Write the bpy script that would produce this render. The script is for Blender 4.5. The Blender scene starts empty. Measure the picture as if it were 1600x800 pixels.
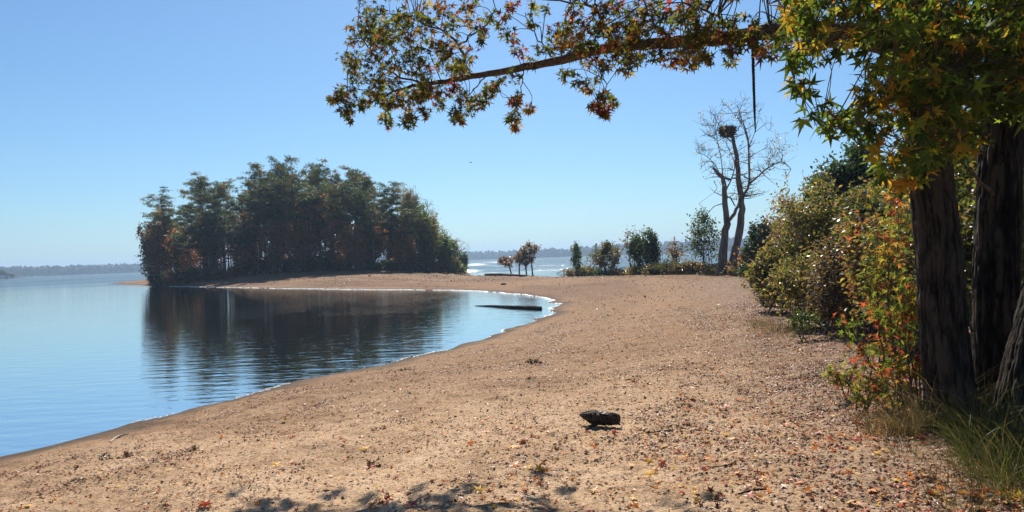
import bpy, math, numpy as np
from mathutils import Vector, Matrix

SC = bpy.context.scene
COL = SC.collection
R = math.radians

# ------------------------------------------------------------------ camera
F_PX = 1190.0                 # focal length for a 1600 px wide picture
EYE = 1.62                    # camera height above z = 0
ROLL = R(2.06)
HOR = 2.5                     # horizon offset below the picture centre (px of 1600)
WATER = -0.80
cam_d = bpy.data.cameras.new('camera')
cam = bpy.data.objects.new('camera', cam_d)
COL.objects.link(cam)
cam_d.sensor_width = 36.0
cam_d.lens = F_PX / 1600 * 36.0
cam_d.shift_y = HOR / 1600
cam_d.clip_start = 0.05
cam_d.clip_end = 20000
cr, sr = math.cos(ROLL), math.sin(ROLL)
cam.matrix_world = Matrix(((cr, sr, 0, 0), (0, 0, -1, 0), (-sr, cr, 0, EYE), (0, 0, 0, 1)))
SC.camera = cam

# ------------------------------------------------------------------ sky, sun, exposure
SUN_EL, SUN_AZ = 44.0, -1.0   # azimuth measured from +Y towards +X
w = bpy.data.worlds.new('World')
SC.world = w
w.use_nodes = True
nt = w.node_tree
nt.nodes.clear()
out = nt.nodes.new('ShaderNodeOutputWorld')
bg = nt.nodes.new('ShaderNodeBackground')
sky = nt.nodes.new('ShaderNodeTexSky')
sky.sky_type = 'NISHITA'
sky.sun_disc = False
sky.sun_elevation = R(SUN_EL)
sky.sun_rotation = R(SUN_AZ)
sky.air_density = 1.0
sky.dust_density = 0.5
sky.ozone_density = 2.5
bg.inputs['Strength'].default_value = 0.066
tintn = nt.nodes.new('ShaderNodeVectorMath')
tintn.operation = 'MULTIPLY'
tintn.inputs[1].default_value = (0.585, 0.83, 1.02)      # clear cold autumn air
nt.links.new(sky.outputs[0], tintn.inputs[0])
nt.links.new(tintn.outputs[0], bg.inputs['Color'])
nt.links.new(bg.outputs[0], out.inputs['Surface'])
sun_d = bpy.data.lights.new('sun', 'SUN')
sun_d.energy = 5.0
sun_d.angle = R(0.53)
sun_d.color = (1.0, 0.93, 0.82)
sun = bpy.data.objects.new('sun', sun_d)
COL.objects.link(sun)
az, el = R(SUN_AZ), R(SUN_EL)
sdir = Vector((math.sin(az) * math.cos(el), math.cos(az) * math.cos(el), math.sin(el)))
sun.rotation_euler = sdir.to_track_quat('Z', 'Y').to_euler()
sun.location = (0, 40, 60)
vs = SC.view_settings
vs.view_transform = 'Standard'
vs.look = 'None'
vs.exposure = 0.70
vs.gamma = 1.0
vs.use_curve_mapping = False
cy = SC.cycles
cy.max_bounces = 8
cy.diffuse_bounces = 3
cy.glossy_bounces = 3
cy.transmission_bounces = 4
cy.transparent_max_bounces = 8
cy.volume_bounces = 0
cy.caustics_reflective = False
cy.caustics_refractive = False
cy.sample_clamp_indirect = 4.0
cy.use_denoising = True

rng = np.random.default_rng(7)


# ------------------------------------------------------------------ helpers
def P(px, py, d):
    """point seen at picture position px, py (1600 x 800) at depth d metres"""
    u, v = px - 800.0, py - 400.0
    return np.array([(u * cr - v * sr) * d / F_PX, d, EYE + (-u * sr - v * cr + HOR) * d / F_PX])


def PW(px, py, z=WATER):
    """point of the level z seen at px, py"""
    u, v = px - 800.0, py - 400.0
    k = (-u * sr - v * cr + HOR) / F_PX
    d = (z - EYE) / k
    return np.array([(u * cr - v * sr) * d / F_PX, d])


def hash2(ix, iy, s):
    h = (ix.astype(np.int64) * 374761393 + iy.astype(np.int64) * 668265263 + s * 974634777) & 0x7fffffff
    h = ((h ^ (h >> 13)) * 1274126177) & 0x7fffffff
    h = (h ^ (h >> 16)) & 0xffff
    return h / 65535.0


def vnoise(x, y, s=0):
    x = np.asarray(x, float); y = np.asarray(y, float)
    ix, iy = np.floor(x), np.floor(y)
    fx, fy = x - ix, y - iy
    ux = fx * fx * fx * (fx * (fx * 6 - 15) + 10); uy = fy * fy * fy * (fy * (fy * 6 - 15) + 10)
    a = hash2(ix, iy, s); b = hash2(ix + 1, iy, s); c = hash2(ix, iy + 1, s); d = hash2(ix + 1, iy + 1, s)
    return (a * (1 - ux) + b * ux) * (1 - uy) + (c * (1 - ux) + d * ux) * uy


def fbm(x, y, octs=4, s=0):
    t, amp, tot = 0, 1.0, 0
    for o in range(octs):
        t = t + amp * vnoise(x * 2.03 ** o + 17.3 * o, y * 2.03 ** o - 9.1 * o, s + o)
        tot += amp; amp *= 0.5
    return t / tot


def sstep(a, b, x):
    t = np.clip((x - a) / (b - a), 0, 1)
    return t * t * (3 - 2 * t)


def norm(v):
    return v / np.maximum(np.linalg.norm(v, axis=-1, keepdims=True), 1e-9)


def link(o, parent=None):
    COL.objects.link(o)
    if parent is not None:
        o.parent = parent
    return o


def mesh_obj(name, V, T, mat, parent=None, cols=None, smooth=False, attrs=None):
    """one mesh object from vertex array and triangle (or quad) array"""
    V = np.asarray(V, np.float32); T = np.asarray(T, np.int32)
    k = T.shape[1]
    me = bpy.data.meshes.new(name)
    me.vertices.add(len(V)); me.vertices.foreach_set('co', V.ravel())
    me.loops.add(T.size); me.loops.foreach_set('vertex_index', T.ravel())
    me.polygons.add(len(T)); me.polygons.foreach_set('loop_start', np.arange(len(T), dtype=np.int32) * k)
    me.polygons.foreach_set('use_smooth', np.full(len(T), smooth, bool))
    if cols is not None:
        a = me.color_attributes.new('tint', 'FLOAT_COLOR', 'POINT')
        c = np.ones((len(V), 4), np.float32); c[:, :3] = cols
        a.data.foreach_set('color', c.ravel())
    for nme, arr in (attrs or {}).items():
        a = me.attributes.new(nme, 'FLOAT', 'POINT')
        a.data.foreach_set('value', np.asarray(arr, np.float32))
    me.update(calc_edges=True)
    me.validate()
    me.materials.append(mat)
    o = bpy.data.objects.new(name, me)
    return link(o, parent)


def tag(o, label=None, cat=None, group=None, kind=None):
    if label: o['label'] = label
    if cat: o['category'] = cat
    if group: o['group'] = group
    if kind: o['kind'] = kind
    return o


def empty(name, loc, label=None, cat=None, group=None):
    o = bpy.data.objects.new(name, None)
    o.empty_display_size = 0.2
    o.location = loc
    link(o)
    return tag(o, label, cat, group)


def copy_thing(src, loc, rz=0.0, sc=(1, 1, 1), label=None, group=None):
    r = src.copy(); COL.objects.link(r)
    r.location = loc; r.rotation_euler = (0, 0, rz); r.scale = sc
    if label: r['label'] = label
    if group: r['group'] = group
    for ch in list(src.children):
        c = ch.copy(); COL.objects.link(c); c.parent = r
    return r


class MB:
    """collects triangles"""
    def __init__(s): s.V = []; s.T = []; s.C = []; s.n = 0
    def add(s, V, T, c=None):
        V = np.asarray(V, float); s.V.append(V); s.T.append(np.asarray(T, int) + s.n)
        if c is not None:
            c = np.asarray(c, float)
            s.C.append(np.broadcast_to(c, (len(V), 3)))
        s.n += len(V)
    def tube(s, pts, rad, seg=6, c=None, rough=0.0, cap=True, rg=rng):
        pts = np.asarray(pts, float); rad = np.broadcast_to(np.asarray(rad, float), (len(pts),))
        t = norm(np.gradient(pts, axis=0))
        ref = np.array([0.31, 0.2, 0.93]) if abs(t[0] @ np.array([0.31, 0.2, 0.93])) < 0.9 else np.array([1.0, 0.1, 0])
        u = np.cross(t[0], ref); u /= np.linalg.norm(u)
        us = []
        for ti in t:
            u = u - ti * (u @ ti); u = u / max(np.linalg.norm(u), 1e-9); us.append(u)
        us = np.array(us); vs_ = np.cross(t, us)
        a = np.arange(seg) * 2 * math.pi / seg
        rr = rad[:, None] * (1 + rough * (rg.random((len(pts), seg)) - 0.5))
        V = pts[:, None, :] + rr[..., None] * (np.cos(a)[None, :, None] * us[:, None, :] + np.sin(a)[None, :, None] * vs_[:, None, :])
        V = V.reshape(-1, 3)
        n = len(pts)
        i = np.arange(n - 1)[:, None] * seg + np.arange(seg)[None, :]
        j = np.arange(n - 1)[:, None] * seg + (np.arange(seg)[None, :] + 1) % seg
        T = np.concatenate([np.stack([i, j, j + seg], -1).reshape(-1, 3), np.stack([i, j + seg, i + seg], -1).reshape(-1, 3)])
        if cap:
            m = len(V)
            V = np.concatenate([V, pts[:1], pts[-1:]])
            k = np.arange(seg); k2 = (k + 1) % seg
            T = np.concatenate([T, np.stack([np.full(seg, m), k2, k], -1), np.stack([np.full(seg, m + 1), (n - 1) * seg + k, (n - 1) * seg + k2], -1)])
        s.add(V, T, c)
    def build(s, name, mat, parent=None, smooth=False):
        if not s.V: return None
        return mesh_obj(name, np.concatenate(s.V), np.concatenate(s.T), mat, parent, np.concatenate(s.C) if s.C else None, smooth)


def curve(pts, n=24):
    """Catmull-Rom through control points"""
    p = np.asarray(pts, float)
    p = np.concatenate([2 * p[:1] - p[1:2], p, 2 * p[-1:] - p[-2:-1]])
    t = np.linspace(0, len(p) - 3 - 1e-6, n); i = t.astype(int); f = (t - i)[:, None]
    a, b, c, d = p[i], p[i + 1], p[i + 2], p[i + 3]
    return 0.5 * (2 * b + (c - a) * f + (2 * a - 5 * b + 4 * c - d) * f ** 2 + (3 * b - a - 3 * c + d) * f ** 3)


# leaf shapes: x across, y along, z normal
def star_leaf():
    ang = [90, 28, -38, 152, 218]
    ln = [1.0, 0.92, 0.62, 0.92, 0.62]
    tips = sorted(zip(ang, ln), key=lambda q: -(q[0] if q[0] <= 218 else 0))
    o = [(218, .62), (185, .28), (152, .92), (121, .30), (90, 1.0), (59, .30), (28, .92), (-5, .28), (-38, .62), (-90, .16)]
    V = [(0, 0, 0.06)]
    for a, l in o:
        z = -0.20 * l * l if l > .5 else 0.02
        V.append((l * math.cos(R(a)), l * math.sin(R(a)), z))
    T = [(0, 1 + (i + 1) % len(o), 1 + i) for i in range(len(o))]
    V = np.array(V, float); V[:, 1] += 0.3
    # petiole
    k = len(V)
    V = np.concatenate([V, [(-.02, .15, 0), (.02, .15, 0), (0, -.55, .06)]])
    T.append((k, k + 1, k + 2))
    return V, np.array(T)


def oval_leaf(wd=0.36):
    V = np.array([(0, 0, 0), (-wd * .8, .3, .06), (0, .33, -.03), (wd * .8, .3, .06), (-wd * .7, .68, .03), (0, .7, -.05), (wd * .7, .68, .03), (0, 1.05, -.12)], float)
    T = np.array([(0, 2, 1), (0, 3, 2), (1, 2, 5), (1, 5, 4), (2, 3, 6), (2, 6, 5), (4, 5, 7), (5, 6, 7)])
    return V, T


def simple_leaf(wd=0.4):
    V = np.array([(0, 0, 0), (-wd, .45, .08), (wd, .45, .08), (0, 1, -.1)], float)
    return V, np.array([(0, 2, 1), (1, 2, 3)])


def needle_tuft(k=7, rg=np.random.default_rng(3)):
    V, T = [], []
    for i in range(k):
        d = norm(rg.normal(size=3) + np.array([0, .7, 0.25]))
        s = norm(np.cross(d, rg.normal(size=3))) * 0.085
        V += [s, -s, d]; T.append((3 * i, 3 * i + 1, 3 * i + 2))
    return np.array(V), np.array(T)


STAR, OVAL, SIMPLE, TUFT = star_leaf(), oval_leaf(), simple_leaf(), needle_tuft()


def leaves(mb, tmpl, pos, nrm, tan, size, cols):
    TV, TT = tmpl
    pos = np.asarray(pos, float); N = len(pos)
    if N == 0: return
    nrm = norm(nrm); tan = norm(tan - nrm * np.sum(tan * nrm, -1, keepdims=True)); b = np.cross(tan, nrm)
    size = np.broadcast_to(np.asarray(size, float), (N,))
    lr = np.random.default_rng(N + 5)
    ca, cb, cc_ = lr.normal(0, .22, (N, 1)), lr.normal(0.08, .3, (N, 1)), lr.normal(0, .2, (N, 1))
    sx = lr.uniform(.72, 1.15, (N, 1))
    x_, y_, z_ = TV[None, :, 0] * sx, TV[None, :, 1] + 0 * sx, TV[None, :, 2]
    z_ = z_ + ca * (x_ ** 2 + y_ ** 2) + cb * np.abs(x_) + cc_ * x_ * y_
    V = pos[:, None] + size[:, None, None] * (x_[..., None] * b[:, None] + y_[..., None] * tan[:, None] + z_[..., None] * nrm[:, None])
    T = TT[None] + (np.arange(N) * len(TV))[:, None, None]
    C = np.repeat(np.asarray(cols, float), len(TV), axis=0)
    mb.add(V.reshape(-1, 3), T.reshape(-1, 3), C)


def palette(pal, n, rg, jit=0.25):
    c = np.array([p[0] for p in pal]); wgt = np.array([p[1] for p in pal], float); wgt /= wgt.sum()
    k = rg.choice(len(c), n, p=wgt)
    out_ = c[k] * (1 + jit * (rg.random((n, 1)) - .5) * 2) * (1 + 0.12 * (rg.random((n, 3)) - .5))
    return np.clip(out_, 0.003, 0.8)


# ------------------------------------------------------------------ materials
def new_mat(name):
    m = bpy.data.materials.new(name); m.use_nodes = True
    m.node_tree.nodes.clear()
    return m, m.node_tree.nodes, m.node_tree.links


def N(nodes, t, **kw):
    n = nodes.new(t)
    for k, v in kw.items():
        if k in n.inputs.keys(): n.inputs[k].default_value = v
        else: setattr(n, k, v)
    return n


def leaf_mat(name, trans=0.45, gloss=0.35, gain=1.7):
    m, n, l = new_mat(name)
    o = N(n, 'ShaderNodeOutputMaterial')
    at = N(n, 'ShaderNodeAttribute', attribute_name='tint')
    geo = N(n, 'ShaderNodeNewGeometry')
    ns = N(n, 'ShaderNodeTexNoise'); ns.inputs['Scale'].default_value = 60; l.new(geo.outputs['Position'], ns.inputs['Vector'])
    mp = N(n, 'ShaderNodeMapRange'); mp.inputs[3].default_value = .75; mp.inputs[4].default_value = 1.25
    l.new(ns.outputs['Fac'], mp.inputs[0])
    vm = N(n, 'ShaderNodeVectorMath', operation='SCALE'); l.new(at.outputs['Color'], vm.inputs[0]); l.new(mp.outputs[0], vm.inputs['Scale'])
    df = N(n, 'ShaderNodeBsdfDiffuse'); l.new(vm.outputs[0], df.inputs['Color'])
    tr = N(n, 'ShaderNodeBsdfTranslucent')
    v2 = N(n, 'ShaderNodeVectorMath', operation='MULTIPLY'); l.new(vm.outputs[0], v2.inputs[0])
    v2.inputs[1].default_value = (gain * 1.1, gain, gain * 0.55)
    l.new(v2.outputs[0], tr.inputs['Color'])
    mx = N(n, 'ShaderNodeMixShader'); mx.inputs[0].default_value = trans
    l.new(df.outputs[0], mx.inputs[1]); l.new(tr.outputs[0], mx.inputs[2])
    gl = N(n, 'ShaderNodeBsdfGlossy'); gl.inputs['Roughness'].default_value = 0.42
    fr = N(n, 'ShaderNodeFresnel'); fr.inputs[0].default_value = 1.4
    ml = N(n, 'ShaderNodeMath', operation='MULTIPLY'); ml.inputs[1].default_value = gloss; l.new(fr.outputs[0], ml.inputs[0])
    m2 = N(n, 'ShaderNodeMixShader'); l.new(ml.outputs[0], m2.inputs[0]); l.new(mx.outputs[0], m2.inputs[1]); l.new(gl.outputs[0], m2.inputs[2])
    l.new(m2.outputs[0], o.inputs[0])
    return m


def bark_mat(name, c1, c2, scale=6.0, stretch=0.18, bump=0.03, lichen=None):
    m, n, l = new_mat(name)
    o = N(n, 'ShaderNodeOutputMaterial'); b = N(n, 'ShaderNodeBsdfPrincipled'); b.inputs['Roughness'].default_value = .9
    b.inputs['Specular IOR Level'].default_value = .2
    tc = N(n, 'ShaderNodeTexCoord'); mp = N(n, 'ShaderNodeMapping'); mp.inputs['Scale'].default_value = (1, 1, stretch)
    l.new(tc.outputs['Object'], mp.inputs[0])
    ns = N(n, 'ShaderNodeTexNoise'); ns.inputs['Scale'].default_value = scale; ns.inputs['Detail'].default_value = 6; ns.inputs['Roughness'].default_value = .65
    l.new(mp.outputs[0], ns.inputs['Vector'])
    vo = N(n, 'ShaderNodeTexVoronoi'); vo.inputs['Scale'].default_value = scale * 2.2; l.new(mp.outputs[0], vo.inputs['Vector'])
    ad = N(n, 'ShaderNodeMath', operation='MULTIPLY'); l.new(ns.outputs['Fac'], ad.inputs[0]); l.new(vo.outputs['Distance'], ad.inputs[1])
    rp = N(n, 'ShaderNodeValToRGB'); rp.color_ramp.elements[0].position = .08; rp.color_ramp.elements[1].position = .42
    rp.color_ramp.elements[0].color = (*c1, 1); rp.color_ramp.elements[1].color = (*c2, 1)
    l.new(ad.outputs[0], rp.inputs[0])
    col = rp.outputs[0]
    if lichen:
        n2 = N(n, 'ShaderNodeTexNoise'); n2.inputs['Scale'].default_value = 3.1; n2.inputs['Detail'].default_value = 5; l.new(tc.outputs['Object'], n2.inputs['Vector'])
        r2 = N(n, 'ShaderNodeValToRGB'); r2.color_ramp.elements[0].position = .55; r2.color_ramp.elements[1].position = .68
        l.new(n2.outputs['Fac'], r2.inputs[0])
        mx = N(n, 'ShaderNodeMix', data_type='RGBA'); l.new(r2.outputs[0], mx.inputs[0]); l.new(col, mx.inputs[6]); mx.inputs[7].default_value = (*lichen, 1)
        col = mx.outputs[2]
    l.new(col, b.inputs['Base Color'])
    bp = N(n, 'ShaderNodeBump'); bp.inputs['Strength'].default_value = 1; bp.inputs['Distance'].default_value = bump
    l.new(ad.outputs[0], bp.inputs['Height']); l.new(bp.outputs[0], b.inputs['Normal'])
    l.new(b.outputs[0], o.inputs[0])
    return m


def tint_mat(name, rough=.85):
    m, n, l = new_mat(name)
    o = N(n, 'ShaderNodeOutputMaterial'); b = N(n, 'ShaderNodeBsdfPrincipled'); b.inputs['Roughness'].default_value = rough
    b.inputs['Specular IOR Level'].default_value = .25
    at = N(n, 'ShaderNodeAttribute', attribute_name='tint')
    geo = N(n, 'ShaderNodeNewGeometry')
    ns = N(n, 'ShaderNodeTexNoise'); ns.inputs['Scale'].default_value = 25; ns.inputs['Detail'].default_value = 4; l.new(geo.outputs['Position'], ns.inputs['Vector'])
    mp = N(n, 'ShaderNodeMapRange'); mp.inputs[3].default_value = .6; mp.inputs[4].default_value = 1.4
    l.new(ns.outputs['Fac'], mp.inputs[0])
    vm = N(n, 'ShaderNodeVectorMath', operation='SCALE'); l.new(at.outputs['Color'], vm.inputs[0]); l.new(mp.outputs[0], vm.inputs['Scale'])
    l.new(vm.outputs[0], b.inputs['Base Color']); l.new(b.outputs[0], o.inputs[0])
    return m


M_LEAF = leaf_mat('sweetgum_leaf', .55, .015, 2.2)
M_SHRUB = leaf_mat('shrub_leaf', .5, .22, 2.0)
M_FAR = leaf_mat('far_leaf', .55, .2, 2.6)
M_NEEDLE = leaf_mat('pine_needle', .45, .15, 2.0)
M_LITTER = leaf_mat('fallen_leaf', .2, .3, 1.3)
M_GRASS = leaf_mat('grass_blade', .35, .015, 1.3)
def furrowed_bark():
    m, n, l = new_mat('sweetgum_bark')
    o = N(n, 'ShaderNodeOutputMaterial'); b = N(n, 'ShaderNodeBsdfPrincipled'); b.inputs['Roughness'].default_value = .9; b.inputs['Specular IOR Level'].default_value = .15
    at = N(n, 'ShaderNodeAttribute', attribute_name='plate')
    tc = N(n, 'ShaderNodeTexCoord'); mp = N(n, 'ShaderNodeMapping'); mp.inputs['Scale'].default_value = (1, 1, .2); l.new(tc.outputs['Object'], mp.inputs[0])
    ns = N(n, 'ShaderNodeTexNoise'); ns.inputs['Scale'].default_value = 44; ns.inputs['Detail'].default_value = 5; ns.inputs['Roughness'].default_value = .7; l.new(mp.outputs[0], ns.inputs['Vector'])
    ad = N(n, 'ShaderNodeMath', operation='MULTIPLY_ADD'); l.new(ns.outputs['Fac'], ad.inputs[0]); ad.inputs[1].default_value = .75; l.new(at.outputs['Fac'], ad.inputs[2])
    rp = N(n, 'ShaderNodeValToRGB'); e = rp.color_ramp.elements
    e[0].position = .32; e[0].color = (.007, .0055, .0045, 1); e[1].position = .92; e[1].color = (.066, .050, .037, 1)
    q = e.new(.55); q.color = (.018, .0145, .0115, 1)
    vo = N(n, 'ShaderNodeTexVoronoi', feature='DISTANCE_TO_EDGE'); vo.inputs['Scale'].default_value = 17
    wv = N(n, 'ShaderNodeTexNoise'); wv.inputs['Scale'].default_value = 9; wv.inputs['Detail'].default_value = 3; l.new(mp.outputs[0], wv.inputs['Vector'])
    wm = N(n, 'ShaderNodeVectorMath', operation='MULTIPLY_ADD'); l.new(wv.outputs['Color'], wm.inputs[0]); wm.inputs[1].default_value = (.16, .16, .10); l.new(mp.outputs[0], wm.inputs[2])
    l.new(wm.outputs[0], vo.inputs['Vector'])
    vr = N(n, 'ShaderNodeMapRange'); vr.inputs[1].default_value = .0; vr.inputs[2].default_value = .3; vr.inputs[3].default_value = -.2; vr.inputs[4].default_value = .06; l.new(vo.outputs['Distance'], vr.inputs[0])
    a2 = N(n, 'ShaderNodeMath', operation='ADD'); l.new(ad.outputs[0], a2.inputs[0]); l.new(vr.outputs[0], a2.inputs[1])
    ad = a2
    l.new(ad.outputs[0], rp.inputs[0])
    n2 = N(n, 'ShaderNodeTexNoise'); n2.inputs['Scale'].default_value = 2.3; n2.inputs['Detail'].default_value = 5; l.new(tc.outputs['Object'], n2.inputs['Vector'])
    r2 = N(n, 'ShaderNodeValToRGB'); r2.color_ramp.elements[0].position = .56; r2.color_ramp.elements[1].position = .7; l.new(n2.outputs['Fac'], r2.inputs[0])
    sc = N(n, 'ShaderNodeMath', operation='MULTIPLY'); sc.inputs[1].default_value = .5; l.new(r2.outputs[0], sc.inputs[0])
    mx = N(n, 'ShaderNodeMix', data_type='RGBA'); l.new(sc.outputs[0], mx.inputs[0]); l.new(rp.outputs[0], mx.inputs[6]); mx.inputs[7].default_value = (.05, .055, .035, 1)
    l.new(mx.outputs[2], b.inputs['Base Color'])
    bp = N(n, 'ShaderNodeBump'); bp.inputs['Distance'].default_value = .03; l.new(ad.outputs[0], bp.inputs['Height']); l.new(bp.outputs[0], b.inputs['Normal'])
    l.new(b.outputs[0], o.inputs[0])
    return m


M_BARK = furrowed_bark()
M_LIMB = bark_mat('limb_bark', (.05, .036, .025), (.15, .11, .08), 14, 1, .008)
M_TWIG = bark_mat('twig_bark', (.05, .04, .035), (.12, .095, .08), 8, .3, .005)
M_PALEBARK = bark_mat('weathered_bark', (.07, .055, .045), (.22, .175, .14), 3.5, .15, .03)
M_PINEBARK = bark_mat('pine_bark', (.06, .045, .036), (.26, .19, .15), 3, .2, .03)
M_WOOD = bark_mat('driftwood', (.018, .013, .010), (.085, .06, .045), 22, .4, .012)
M_PALEWOOD = bark_mat('bleached_wood', (.25, .2, .15), (.5, .43, .35), 20, 1, .004)
M_TINT = tint_mat('tinted')


# ------------------------------------------------------------------ shoreline (plan)
bay = [PW(x, y) for x, y in ((0, 718), (90, 697), (170, 672), (300, 634), (400, 612), (500, 591), (620, 567), (700, 547), (770, 525), (830, 504), (862, 489),
                             (873, 478), (862, 469), (830, 462), (790, 458), (745, 455), (700, 453.5), (600, 452.5), (500, 451.5), (400, 450), (300, 448), (240, 446.5))]
bay = [tuple(b) for b in bay]
shore = [(-260, -700), (-46, -120), (-24.5, -45), (-13, -10)] + bay + [
    (-66, 134), (-84, 158), (-76, 163), (-66, 166), (-52, 172), (-30, 168), (-14, 156), (-9, 146), (-8, 136), (-6.5, 118), (-5.5, 106), (-2, 98.5), (2.0, 95), (5, 88),
    (8.5, 80), (12, 68), (18, 60), (30, 58), (52, 66), (90, 62), (150, 90), (420, 60), (900, -700)]
SH = np.array(shore, float)


def inside_sd(x, y):
    """signed distance to the shoreline: positive on land"""
    x = np.asarray(x, float); y = np.asarray(y, float)
    d2 = np.full(x.shape, 1e18); ins = np.zeros(x.shape, bool)
    n = len(SH)
    for i in range(n):
        a, b = SH[i], SH[(i + 1) % n]
        e = b - a; wx = x - a[0]; wy = y - a[1]
        t = np.clip((wx * e[0] + wy * e[1]) / (e @ e), 0, 1)
        d2 = np.minimum(d2, (wx - t * e[0]) ** 2 + (wy - t * e[1]) ** 2)
        c = ((a[1] <= y) != (b[1] <= y))
        if abs(e[1]) > 1e-9:
            ins ^= c & (x < a[0] + (y - a[1]) / e[1] * e[0])
    return np.where(ins, 1, -1) * np.sqrt(d2)


SX = np.array([2.6, 3.6, 5.0, 6.3, 8.0, 12.0, 40.0]); SY = np.array([-20, 4.0, 9.0, 13.5, 24.0, 44.0, 60.0])


def wood_edge(x, y):
    """how far to the right of the shrub edge a point lies"""
    return x - np.interp(y, SY, SX)


def ground(x, y, sd=None, micro=True):
    x = np.asarray(x, float); y = np.asarray(y, float)
    if sd is None:
        sd = inside_sd(x, y)
    sdw = sd + (fbm(x * .5, y * .5, 3, 5) - .5) * 0.9
    land = 0.85 * np.tanh(np.maximum(sdw, 0) / 7.5) + 0.012 * np.maximum(sdw - 10, 0).clip(0, 60)
    land = land * (1 - .62 * np.exp(-(((x + 1) / 9.5) ** 2 + ((y - 82) / 19) ** 2) ** 2))
    under = -2.4 * (1 - np.exp(np.minimum(sdw, 0) / 22.0))
    z = WATER + np.where(sdw > 0, land, under)
    isl = np.exp(-(((x + 33) / 26) ** 2 + ((y - 130) / 24) ** 2) ** 2)
    z = z + np.where(sdw > 0, 0.75 * isl * np.clip(sdw / 10, 0, 1), 0)
    # worn terraces that run along the shore
    wob = sd + 1.2 * fbm(x * .25, y * .25, 3, 31)
    z = z + np.where(sd > .5, (0.028 + .05 * sstep(20, 42, y)) * np.sin(wob * 2.4) * sstep(.5, 2.5, sd) * (1 - sstep(8, 14, sd)) * fbm(x * .12, y * .12, 2, 37) * 2, 0)
    if micro:
        r = np.hypot(x, y)
        f = sstep(.05, .9, sd)
        z = z + f * 0.055 * (fbm(x * .9, y * .9, 3, 11) - .5)
        k = f * (1 - sstep(25, 60, r))
        lump = fbm(x * 4.5, y * 4.5, 3, 21)
        z = z + k * ((0.034 + .02 * sstep(5, 9, y)) * (lump - .5) - 0.014 * sstep(.56, .76, vnoise(x * 3.3, y * 3.3, 71)))
        z = z + k * (1 - sstep(10, 25, r)) * 0.034 * (fbm(x * 15, y * 15, 3, 41) - .5)
    return z


def gz(x, y):
    return float(ground(np.array([x]), np.array([y]), micro=False)[0])


def polar_grid(nf, nr, r0, r1, fine=50):
    af = np.linspace(R(-fine), R(fine), nf)
    ac = np.linspace(R(fine), R(360 - fine), 60)[1:-1]
    a = np.concatenate([af, ac])
    r = np.concatenate([[0.02], np.exp(np.linspace(math.log(r0), math.log(60), nr)), np.exp(np.linspace(math.log(60), math.log(220), nr // 3))[1:], np.exp(np.linspace(math.log(220), math.log(r1), 24))[1:]])
    A, Rr = np.meshgrid(a, r)
    X = (Rr * np.sin(A)).ravel(); Y = (Rr * np.cos(A)).ravel()
    na, n = len(a), len(r)
    i = np.arange(n - 1)[:, None] * na + np.arange(na)[None]
    j = np.arange(n - 1)[:, None] * na + (np.arange(na)[None] + 1) % na
    Q = np.stack([i, j, j + na, i + na], -1).reshape(-1, 4)[:, ::-1]
    return X, Y, Q


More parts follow.
